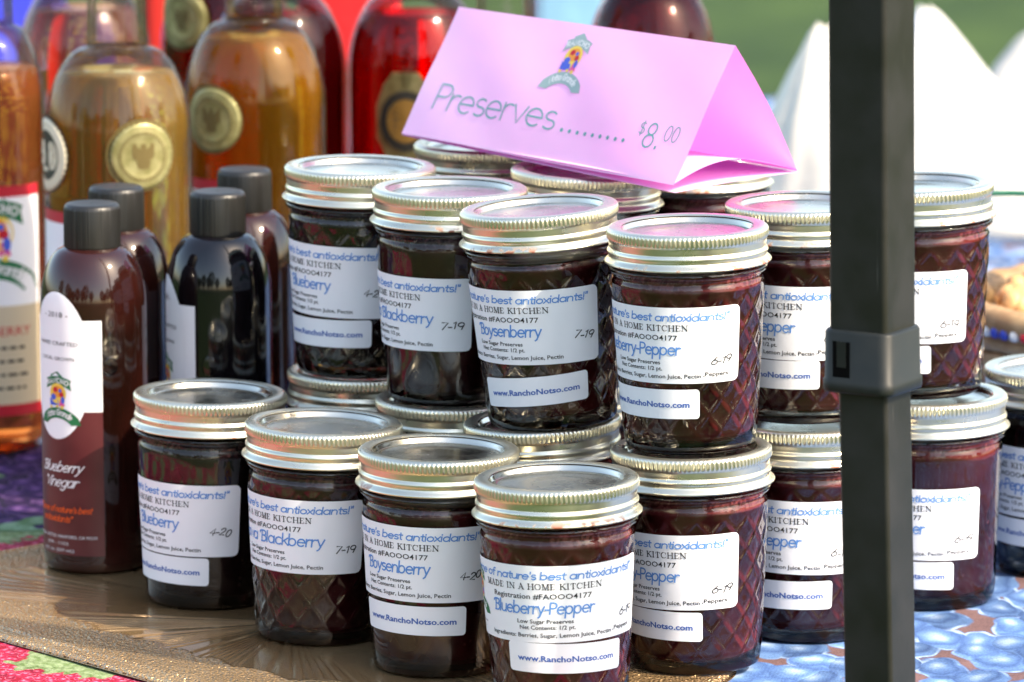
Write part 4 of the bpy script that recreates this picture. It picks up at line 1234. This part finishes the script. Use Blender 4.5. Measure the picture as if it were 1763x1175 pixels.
def seal_part(parent, R, ang, z, rad, style='gold'):
    def f(u, v, h):
        th = radians(ang) + (u / 1000) / R
        r = R + .00025 + h / 1000
        return (r * sin(th), -r * cos(th), z + v / 1000)
    mb = MB(); n = 72; rr = rad * 1000
    put(mb, disc_piece(-rr * .03, rr * .03, rr * 1.13, rr * 1.13, 40), f, 1, -.1)  # dark outline of the seal plus its painted shadow, shifted up and left
    vs = [f(0, 0, .5)]; fs = []
    for k, (q, h) in enumerate(((.45, .5), (.7, .5), (.72, .62), (.74, .5), (.9, .5), (1, .5), (1, 0))):
        for i in range(n):
            ser = 1 + (.06 if q == 1 and i % 2 else 0)
            a = 2 * pi * i / n
            vs.append(f(rr * q * ser * cos(a), rr * q * ser * sin(a), h))
    for i in range(n): fs.append((0, 1 + i, 1 + (i + 1) % n))
    for k in range(6):
        for i in range(n):
            a, b_ = 1 + k * n + i, 1 + k * n + (i + 1) % n
            fs.append((a, a + n, b_ + n, b_))
    mb.add(vs, fs, 0)
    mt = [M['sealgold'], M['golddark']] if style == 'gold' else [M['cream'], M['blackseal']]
    rnd = random.Random(int(ang) + 7)
    if style == 'gold':   # ring of marks and a raised spread emblem
        for i in range(40):
            a = 2 * pi * i / 40
            put(mb, [([(rr * .78 * cos(a) , rr * .78 * sin(a)), (rr * .68 * cos(a + .0), rr * .68 * sin(a + .0)), (rr * .68 * cos(a + .1), rr * .68 * sin(a + .1)), (rr * .78 * cos(a + .07), rr * .78 * sin(a + .07))], [(0, 1, 2, 3)], 0)], f, 1, .66)
        for (x, y, w_, h_) in ((0, 0, .12, .34), (-.2, .08, .16, .2), (.2, .08, .16, .2), (-.12, -.2, .1, .14), (.12, -.2, .1, .14), (0, .3, .1, .1), (-.28, .26, .08, .16), (.28, .26, .08, .16), (0, -.34, .2, .06)):
            put(mb, disc_piece(x * rr, y * rr, w_ * rr, h_ * rr, 10), f, 1, .62)
    else:
        put(mb, disc_piece(0, 0, rr * .72, rr * .72, 30), f, 1, .66)
        for (x, y, w_, h_) in ((0, .28, .4, .09), (0, .05, .5, .10), (0, -.2, .42, .09), (.2, -.4, .2, .06)):
            put(mb, [([(-w_ * rr, (y - h_) * rr), (w_ * rr, (y - h_) * rr), (w_ * rr, (y + h_) * rr), (-w_ * rr, (y + h_) * rr)], [(0, 1, 2, 3)], 0)], f, 0, 1.1)
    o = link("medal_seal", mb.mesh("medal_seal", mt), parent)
    o['label'] = "round serrated gold medal seal" if style == 'gold' else "black and cream round seal"

def wine_label(parent, R, a0, a1, z0=.021, z1=.144, detail=True):
    """a0..a1 in degrees; white top with red border, beige lower half, red foot"""
    wd = radians(a1 - a0) * R * 1000
    def f(u, v, h):
        th = radians(a0) + (u / 1000) / R
        r = R + .00015 + h / 1000
        return (r * sin(th), -r * cos(th), z0 + v / 1000)
    H_ = (z1 - z0) * 1000
    mb = MB(); nu = 28
    bands = ((0, 6, 2), (6, H_ * .48, 1), (H_ * .48, H_ - 6, 0), (H_ - 6, H_, 2))
    for v0, v1, mm in bands:
        vs = [f(wd * i / nu, v, 0) for v in (v0, v1) for i in range(nu + 1)]
        mb.add(vs, [(i, i + 1, i + nu + 2, i + nu + 1) for i in range(nu)], mm)
    o = link("product_label", mb.mesh("wine_label", [M['paper'], M['beige'], M['redprint']]), parent)
    o['label'] = "white and beige label with red top and bottom borders"
    if detail:
        mats = ['black', 'white', 'orangered', 'green', 'yellow', 'orange', 'red', 'blueink', 'pinkink', 'greengrey']
        mi = {k: i for i, k in enumerate(mats)}
        mb = MB(); c = wd * .5
        f_ = lambda x, y, h: f(x, y, h + .12)
        logo(mb, f_, c, H_ * .77, 44, mi)
        put(mb, font_text('BLUEBERRY', c, H_ * .35, 5, min(wd * .72, 42), align='c'), f_, mi['red'])
        for k, s_ in enumerate(('A HONEY WINE', 'MADE BETTER AND', 'SWEET AS THE DAY', 'YOU FOUND')[:4]):
            pass
        for k in range(4):      # the small print is too blurred in the photo to read: rows of short dashes
            rnd = random.Random(k); xx = c - wd * .28
            while xx < c + wd * .28:
                l_ = rnd.uniform(2, 6)
                put(mb, [([(xx, H_ * .29 - k * 7.2), (xx + l_, H_ * .29 - k * 7.2), (xx + l_, H_ * .29 - k * 7.2 + 1.6), (xx, H_ * .29 - k * 7.2 + 1.6)], [(0, 1, 2, 3)], 0)], f_, mi['black'])
                xx += l_ + 1.4
        link("printed_text", mb.mesh("wine_print", [M[k] for k in mats]), o)

WG = "bottles of fruit wine behind the jars"
_wm = {}
def wine(label, px, d, R, liq, fill=.214, lab=None, seals=(), detail=True):
    x = PX(px, d)
    t = thing("wine_bottle", label, "bottle", (x, d, CL), WG)
    if ('g', R) not in _wm:
        mb = MB(); lathe(mb, wine_prof(R), 96); _wm[('g', R)] = mb.mesh("wine_bottle_glass", M['wglass'])
    key = (R, liq, fill)
    if key not in _wm:
        mb = MB(); lathe(mb, wine_prof(R, .0022, .003, fill), 96); _wm[key] = mb.mesh("wine", LQ[liq])
    link("bottle_glass", _wm[('g', R)], t)
    link("wine_fill", _wm[key], t)
    if 'c' not in _wm:
        mb = MB(); lathe(mb, [(.0005, .270), (.0120, .270), (.0130, .272), (.0138, .2935), (.0138, .300), (.013, .301), (.0005, .301)], 32); _wm['c'] = mb.mesh("cork", corkm)
    link("cork_stopper", _wm['c'], t)
    face = math.degrees(atan2(x, d))
    if lab: wine_label(t, R, lab[0] - face, lab[1] - face, detail=detail)
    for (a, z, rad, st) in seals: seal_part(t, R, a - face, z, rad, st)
    return t

wine("rosy orange wine bottle at the left edge with a red-bordered white label", -22, 2.968, .0315, 'rose', .206, (-45, 56))
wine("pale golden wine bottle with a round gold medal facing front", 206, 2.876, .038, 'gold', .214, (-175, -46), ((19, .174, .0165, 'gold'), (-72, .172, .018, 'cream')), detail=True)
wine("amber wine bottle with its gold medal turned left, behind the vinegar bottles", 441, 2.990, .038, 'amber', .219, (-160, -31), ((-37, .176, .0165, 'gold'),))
wine("dark red wine bottle standing behind the amber one", 481, 3.115, .038, 'darkred', .214)
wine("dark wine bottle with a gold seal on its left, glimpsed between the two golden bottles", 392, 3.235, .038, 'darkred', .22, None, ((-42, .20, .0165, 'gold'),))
wine("pink wine bottle at the back left, between the orange and the pale golden bottle", 148, 3.15, .038, 'pink', .214)
tR = wine("red wine bottle with a large gold octagonal label left of the sign", 716, 3.12, .038, 'red', .214)
wine("dark red wine bottle right behind the sign, only its clear neck showing above", 872, 2.955, .038, 'darkred', .216)
wine("dark red wine bottle whose shoulder rises above the right half of the sign", 1122, 3.15, .0365, 'darkred', .224)
# octagonal gold label on the red bottle
def octo():
    R = .038; a0 = radians(-8) - atan2((716 - 881.5) / 9726.3, 1)
    def f(u, v, h):
        th = a0 + (u / 1000) / R; r = R + .0003 + h / 1000
        return (r * sin(th), -r * cos(th), .158 + v / 1000)
    mb = MB()
    hw, hh = 17, 27
    pts = [(-7, hh), (7, hh), (hw * .75, hh * .72), (hw, hh * .3), (hw, -hh * .35), (hw * .6, -hh * .8), (hw * .3, -hh), (-hw * .3, -hh), (-hw * .6, -hh * .8), (-hw, -hh * .35), (-hw, hh * .3), (-hw * .75, hh * .72)]
    n = len(pts)
    vs = [f(0, 0, 0)]
    for q in (.5, 1):
        vs += [f(x * q, y * q, 0) for x, y in pts]
    fs = [(0, 1 + i, 1 + (i + 1) % n) for i in range(n)] + [(1 + i, 1 + n + i, 1 + n + (i + 1) % n, 1 + (i + 1) % n) for i in range(n)]
    mb.add(vs, fs, 0)
    put(mb, disc_piece(0, 0, 15, 17, 30, ring=.72), f, 1, .15)
    put(mb, disc_piece(0, 0, 10.4, 12, 24), f, 2, .2)
    for k in range(5):
        put(mb, [([(-7, 7 - k * 3.4), (7, 7 - k * 3.4), (7, 8 - k * 3.4), (-7, 8 - k * 3.4)], [(0, 1, 2, 3)], 0)], f, 1, .3)
    o = link("product_label", mb.mesh("gold_label", [M['gold'], M['blackseal'], mat("label_bronze", (.30, .16, .04), .4, .5)]), tR)
    o['label'] = "gold octagonal label with a dark oval medallion"
octo()

# ------------------------------------------------------------------ things far behind on the table
def bag_mesh(name, prof, depth, m, seed, ridge=.6):
    """soft upright bag: prof [(z, half width left, half width right)]"""
    rnd = random.Random(seed)
    ph = [rnd.uniform(0, 6.28) for _ in range(6)]
    mb = MB(); vs = []; fs = []; n = 56; rows = 26
    zmax = prof[-1][0]
    def hw(z, k):
        for a, b_ in zip(prof, prof[1:]):
            if a[0] <= z <= b_[0]:
                t_ = (z - a[0]) / (b_[0] - a[0]); return a[k] + (b_[k] - a[k]) * t_
        return prof[-1][k]
    for j in range(rows + 1):
        z = zmax * j / rows
        q = 1 - (z / zmax) ** 2 * .93
        for i in range(n):
            th = 2 * pi * i / n
            w_ = hw(z, 2) if cos(th) > 0 else hw(z, 1)
            wr = 1 + .035 * sin(5 * th + ph[0] + z * 30) + .03 * sin(9 * th + ph[1] - z * 45) + .02 * sin(14 * th + ph[2])
            c, s_ = cos(th), sin(th)
            vs.append((w_ * math.copysign(abs(c) ** .8, c) * wr, depth * q * math.copysign(abs(s_) ** .8, s_) * wr, z + (.004 * sin(3 * th + ph[3]) * z / zmax)))
    for j in range(rows):
        for i in range(n):
            k = (i + 1) % n
            fs.append((j * n + i, j * n + k, (j + 1) * n + k, (j + 1) * n + i))
    fs.append(tuple(range(n))[::-1]); fs.append(tuple(rows * n + i for i in range(n)))
    mb.add(vs, fs)
    return mb.mesh(name, m)
def soft_white(name, c):
    m = bpy.data.materials.new(name); m.use_nodes = True
    b = m.node_tree.nodes["Principled BSDF"]; out = m.node_tree.nodes["Material Output"]
    b.inputs["Base Color"].default_value = (*c, 1); b.inputs["Roughness"].default_value = .45
    tr = N(m, "ShaderNodeBsdfTranslucent"); tr.inputs[0].default_value = (*c, 1)
    mx = N(m, "ShaderNodeMixShader"); mx.inputs[0].default_value = .3
    tc = N(m, "ShaderNodeTexCoord"); nz = N(m, "ShaderNodeTexNoise"); nz.inputs["Scale"].default_value = 40
    bp = N(m, "ShaderNodeBump"); bp.inputs["Strength"].default_value = .4; bp.inputs["Distance"].default_value = .004
    L(m, tc.outputs["Object"], nz.inputs["Vector"]); L(m, nz.outputs[0], bp.inputs["Height"]); L(m, bp.outputs[0], b.inputs["Normal"])
    L(m, b.outputs[0], mx.inputs[1]); L(m, tr.outputs[0], mx.inputs[2]); L(m, mx.outputs[0], out.inputs[0])
    return m
bagw = soft_white("white_plastic_film", (.80, .78, .74)); bagw2 = soft_white("white_plastic_film_cream", (.66, .64, .59))
for (nm, lb, px, d, prof, dep, mm, sd) in (
    ("white_bag", "white plastic bag gathered to a peak left of the pole, behind the sign", 1414, 3.50, [(0, .072, .05), (.05, .043, .05), (.10, .033, .05), (.135, .018, .04), (.152, .009, .02), (.158, .003, .008)], .045, bagw2, 1),
    ("white_bag", "white plastic bag with the tallest peak, right of the pole behind the upper jar", 1592, 3.72, [(0, .12, .125), (.04, .085, .09), (.075, .052, .060), (.115, .022, .030), (.135, .011, .014), (.142, .003, .004)], .07, bagw, 2),
    ("white_bag", "greyish white bag farthest right, cut by the picture edge", 1850, 3.95, [(0, .10, .10), (.04, .075, .08), (.075, .052, .06), (.095, .035, .04), (.108, .008, .02)], .06, bagw2, 3)):
    o = link(nm, bag_mesh(nm, prof, dep, mm, sd))
    o.location = (PX(px, d), d, TZ + CL)
    tag(o, lb, "bag", "white plastic bags")

# basket with a zip bag of nuts
wick = noise_color(mat("wicker", (.42, .24, .11), .6), (.30, .16, .07), (.55, .36, .18), 60, 3)
bk = thing("wicker_basket", "round tan coiled basket with a bead strand at the right edge", "basket", (.335, 2.875, CL))
for k in range(9):
    mb = MB(); r = .080 + .022 * (k / 8) ** .7; zz = .006 + k * .0105
    tube(mb, [(r * cos(a * pi / 24), r * sin(a * pi / 24), zz + .0007 * sin(a * 9)) for a in range(48)], .0056 if k < 8 else .0085, 8, 0, True)
    link("coil", mb.mesh("coil", wick), bk)
mb = MB(); lathe(mb, [(.0005, .003), (.08, .003)], 40); link("basket_floor", mb.mesh("basket_floor", wick), bk)
beads = [mat("bead_red", (.6, .02, .03), .3), mat("bead_blue", (.03, .06, .45), .3), mat("bead_white", (.8, .8, .78), .3)]
BM = []
for bmat_ in beads:
    mb = MB(); ellipsoid(mb, (0, 0, 0), (.0030, .0030, .0030), nu=8, nv=6); BM.append(mb.mesh("bead", bmat_))
for i in range(96):
    a = 2 * pi * i / 96
    link("bead", BM[(0, 2, 1, 1, 2)[i % 5]], bk, (.1085 * cos(a), .1085 * sin(a), .0865))
zb = thing("zip_bag", "clear zip bag with a green seal line lying in the basket", "bag", (.335, 2.875, CL))
film = thin_glass("clear_plastic_film", (.93, .93, .92), .12, 1.45, 1.6)
mb = MB(); vs = []; fs = []; n = 24
for side in (-1, 1):
    b0 = len(vs)
    for j in range(n + 1):
        for i in range(n + 1):
            u, v = i / n, j / n
            bul = sin(pi * u) ** .6 * sin(pi * min(1, v * 1.05)) ** .6 if 0 < u < 1 and v < .95 else 0
            vs.append((-.095 + .19 * u, .02 + side * .022 * bul + .006 * sin(u * 14) * v, .100 + .052 * v + .002 * sin(u * 9)))
    for j in range(n):
        for i in range(n):
            a = b0 + j * (n + 1) + i
            fs.append((a, a + 1, a + n + 2, a + n + 1))
mb.add(vs, fs); link("bag_film", mb.mesh("bag_film", film), zb)
mb = MB(); tube(mb, [(-.095 + .19 * i / 20, .0185 + .006 * sin(i / 20 * 14) * .85, .1455 - .004 * i / 20) for i in range(21)], .0016, 6)
link("zip_seal", mb.mesh("zip_seal", mat("green_zip", (.02, .55, .22), .4)), zb)
nutm = noise_color(mat("nut_brown", (.45, .2, .08), .5), (.30, .12, .05), (.72, .42, .18), 70, 3)
rnd = random.Random(9)
NM = []
for k in range(4):
    mb = MB(); ellipsoid(mb, (0, 0, 0), (.0085, .0065, .006), nu=10, nv=7, wob=.12, rnd=rnd); NM.append(mb.mesh("nut", nutm))
for k in range(70):
    a, r = rnd.uniform(0, 6.28), .085 * sqrt(rnd.random())
    o = link("nut", NM[k % 4], None, (.335 + r * cos(a), 2.875 + r * sin(a), TZ + CL + .094 + rnd.uniform(0, .018) * (1 - r / .1)), (rnd.uniform(0, 3), rnd.uniform(0, 3), rnd.uniform(0, 3)))
    tag(o, "brown nut heaped under the zip bag in the basket", "nut", "nuts in the basket")

# red, blue and light-blue things beyond the bottles
def tote(name, label, cat, px0, px1, d, z1, col, dep=.12, handles=True, rough=.7):
    x0, x1 = PX(px0, d), PX(px1, d)
    t = thing(name, label, cat, ((x0 + x1) / 2, d, CL))
    hw = (x1 - x0) / 2
    m = noise_color(mat(name + "_cloth", col, rough), tuple(c * .8 for c in col), tuple(min(1, c * 1.1) for c in col), 20, 2, bump=(.3, 30, .004))
    mb = MB(); box(mb, -hw, hw, -dep / 2, dep / 2, 0, z1, 0, .012)
    link("bag_body" if cat == 'bag' else "box_body", mb.mesh("body", m), t)
    if handles:
        for s_ in (-1, 1):
            mb = MB(); tube(mb, [(hw * .45 * cos(a * pi / 12), s_ * (dep / 2 + .002), z1 - .02 + .07 * sin(a * pi / 12)) for a in range(13)], .005, 8)
            link("handle", mb.mesh("handle", m), t)
    else:
        mb = MB(); box(mb, -hw - .006, hw + .006, -dep / 2 - .006, dep / 2 + .006, z1 + .001, z1 + .018, 0, .008)
        link("lid", mb.mesh("lid", m), t)
tote("red_tote_bag", "narrow bright red fabric bag behind the pale golden wine bottle", "bag", 250, 345, 3.46, .24, (.60, .02, .012))
tote("red_tote_bag", "bright red fabric bag glowing between the dark and the red wine bottle", "bag", 520, 690, 3.46, .24, (.75, .008, .012))
tote("blue_storage_box", "royal blue box behind the bottles at the upper left corner", "box", -40, 104, 3.50, .24, (.05, .07, .75), .12, False, .4)
tote("light_blue_storage_box", "pale blue box behind the sign, left of the rightmost wine bottle", "box", 905, 1062, 3.50, .24, (.20, .42, .58), .12, False, .4)

# ------------------------------------------------------------------ canopy pole
def pole():
    cx, cy = .1507, 2.292
    t = thing("canopy_pole", "dark grey telescoping canopy leg with a plastic clamp, in front of the jars", "pole", (cx, cy, 0))
    st = noise_color(mat("powder_coated_steel", (.020, .021, .017), .42, 0, .3), (.011, .012, .008), (.020, .020, .018), 45, 4, rough_var=(.36, .55), bump=(.1, 300, .0004))
    def scratches(m, lo, hi, k):
        b = m.node_tree.nodes["Principled BSDF"]
        tc = N(m, "ShaderNodeTexCoord"); mp = N(m, "ShaderNodeMapping"); mp.inputs["Scale"].default_value = (520, 520, 14)
        nz = N(m, "ShaderNodeTexNoise"); nz.inputs["Scale"].default_value = 1; nz.inputs["Detail"].default_value = 2
        L(m, tc.outputs["Object"], mp.inputs[0]); L(m, mp.outputs[0], nz.inputs["Vector"])
        n2 = N(m, "ShaderNodeTexNoise"); n2.inputs["Scale"].default_value = 16; L(m, tc.outputs["Object"], n2.inputs["Vector"])
        a = N(m, "ShaderNodeMath", operation='ADD'); L(m, nz.outputs[0], a.inputs[0]); L(m, n2.outputs[0], a.inputs[1])
        t = N(m, "ShaderNodeMapRange"); t.inputs[1].default_value = lo; t.inputs[2].default_value = hi; t.inputs[4].default_value = k; L(m, a.outputs[0], t.inputs[0])
        mx = N(m, "ShaderNodeMix", data_type='RGBA'); mx.inputs[7].default_value = (.30, .29, .27, 1)
        L(m, t.outputs[0], mx.inputs[0]); L(m, b.inputs["Base Color"].links[0].from_socket, mx.inputs[6]); L(m, mx.outputs[2], b.inputs["Base Color"])
        return m
    pl = noise_color(mat("grey_plastic_clamp", (.035, .042, .040), .38, 0, .35), (.006, .0085, .008), (.013, .0155, .0145), 60, 4, rough_var=(.38, .6))
    scratches(st, 1.30, 1.42, .6); scratches(pl, 1.2, 1.4, .25)
    def sq(mb, hw, z0, z1, rc, rot, lean=0, m=0, hw2=None):
        pts = []
        for (sx, sy, a0) in ((1, -1, -90), (1, 1, 0), (-1, 1, 90), (-1, -1, 180)):
            for k in range(6):
                a = radians(a0 + k * 18)
                pts.append((sx * (hw - rc) + rc * cos(a), sy * ((hw2 or hw) - rc) + rc * sin(a)))
        R_ = Matrix.Rotation(rot, 2)
        zs = (z0, z1); vs = []
        for z in zs:
            for p in pts:
                q = R_ @ Vector(p); vs.append((q.x + lean * z, q.y, z))
        n = len(pts)
        mb.add(vs, [(i, (i + 1) % n, n + (i + 1) % n, n + i) for i in range(n)] + [tuple(range(n))[::-1], tuple(n + i for i in range(n))], m, False)
    rot = radians(-32)
    le = -.012
    mb = MB(); sq(mb, .0134, .160, 1.55, .0022, rot, le); link("outer_tube", mb.mesh("outer_tube", st), t)
    mb = MB(); sq(mb, .0113, -TZ, .160, .0018, rot, -.027); o = link("inner_tube", mb.mesh("inner_tube", st), t, (.0032, 0, 0))
    mb = MB(); box(mb, -.04, .04, -.04, .04, -TZ, -TZ + .004, 0, .004); link("foot_plate", mb.mesh("foot_plate", st), t)
    # clamp: rounded collar, slightly flared foot, with a slotted tongue
    cl = MB(); h0, h1 = .1540, .1800
    pts_r = []
    rings = [(h0, .0160, .005), (h0 + .001, .0165, .0055), (h0 + .0050, .0165, .0055), (h0 + .0056, .0160, .0055), (h1 - .0012, .0158, .0055), (h1, .0150, .005)]
    allv = []; nn_ = None
    for z, hw, rc in rings:
        pts = []
        for (sx, sy, a0) in ((1, -1, -90), (1, 1, 0), (-1, 1, 90), (-1, -1, 180)):
            for k in range(8):
                a = radians(a0 + k * 90 / 7)
                pts.append((sx * (hw - rc) + rc * cos(a), sy * (hw - rc) + rc * sin(a)))
        R_ = Matrix.Rotation(rot, 2)
        nn_ = len(pts)
        for p in pts:
            q = R_ @ Vector(p); allv.append((q.x + le * z, q.y, z))
    fs = [(r * nn_ + i, r * nn_ + (i + 1) % nn_, (r + 1) * nn_ + (i + 1) % nn_, (r + 1) * nn_ + i) for r in range(len(rings) - 1) for i in range(nn_)]
    fs += [tuple(range(nn_))[::-1], tuple((len(rings) - 1) * nn_ + i for i in range(nn_))]
    cl.add(allv, fs)
    co = link("clamp_collar", cl.mesh("clamp_collar", pl), t)
    # slot on the left-front face (local -y before rotation), its recess shade painted as a black block, with a tongue
    dk = mat("slot_painted_shade", (.003, .003, .003), .9, 0, .05)
    Rm = Matrix.Rotation(rot, 3, 'Z')
    def facebox(mb, x0, x1, z0, z1, y0, y1, m=0):
        vs = []
        for x in (x0, x1):
            for y in (y0, y1):
                for z in (z0, z1):
                    q = Rm @ Vector((x, y, z)); vs.append((q.x + le * z, q.y, z))
        mb.add(vs, [(0, 1, 3, 2), (4, 6, 7, 5), (0, 4, 5, 1), (2, 3, 7, 6), (0, 2, 6, 4), (1, 5, 7, 3)], m, False)
    return t, facebox, co, dk, pl
t_, facebox, co, dk, pl = pole()
mb = MB(); facebox(mb, -.0100, -.0020, .1605, .1755, -.01605, -.0150); link("clamp_slot", mb.mesh("clamp_slot", dk), co)
mb = MB(); facebox(mb, -.0080, -.0038, .1648, .1754, -.01625, -.0155); link("clamp_tongue", mb.mesh("clamp_tongue", pl), co)
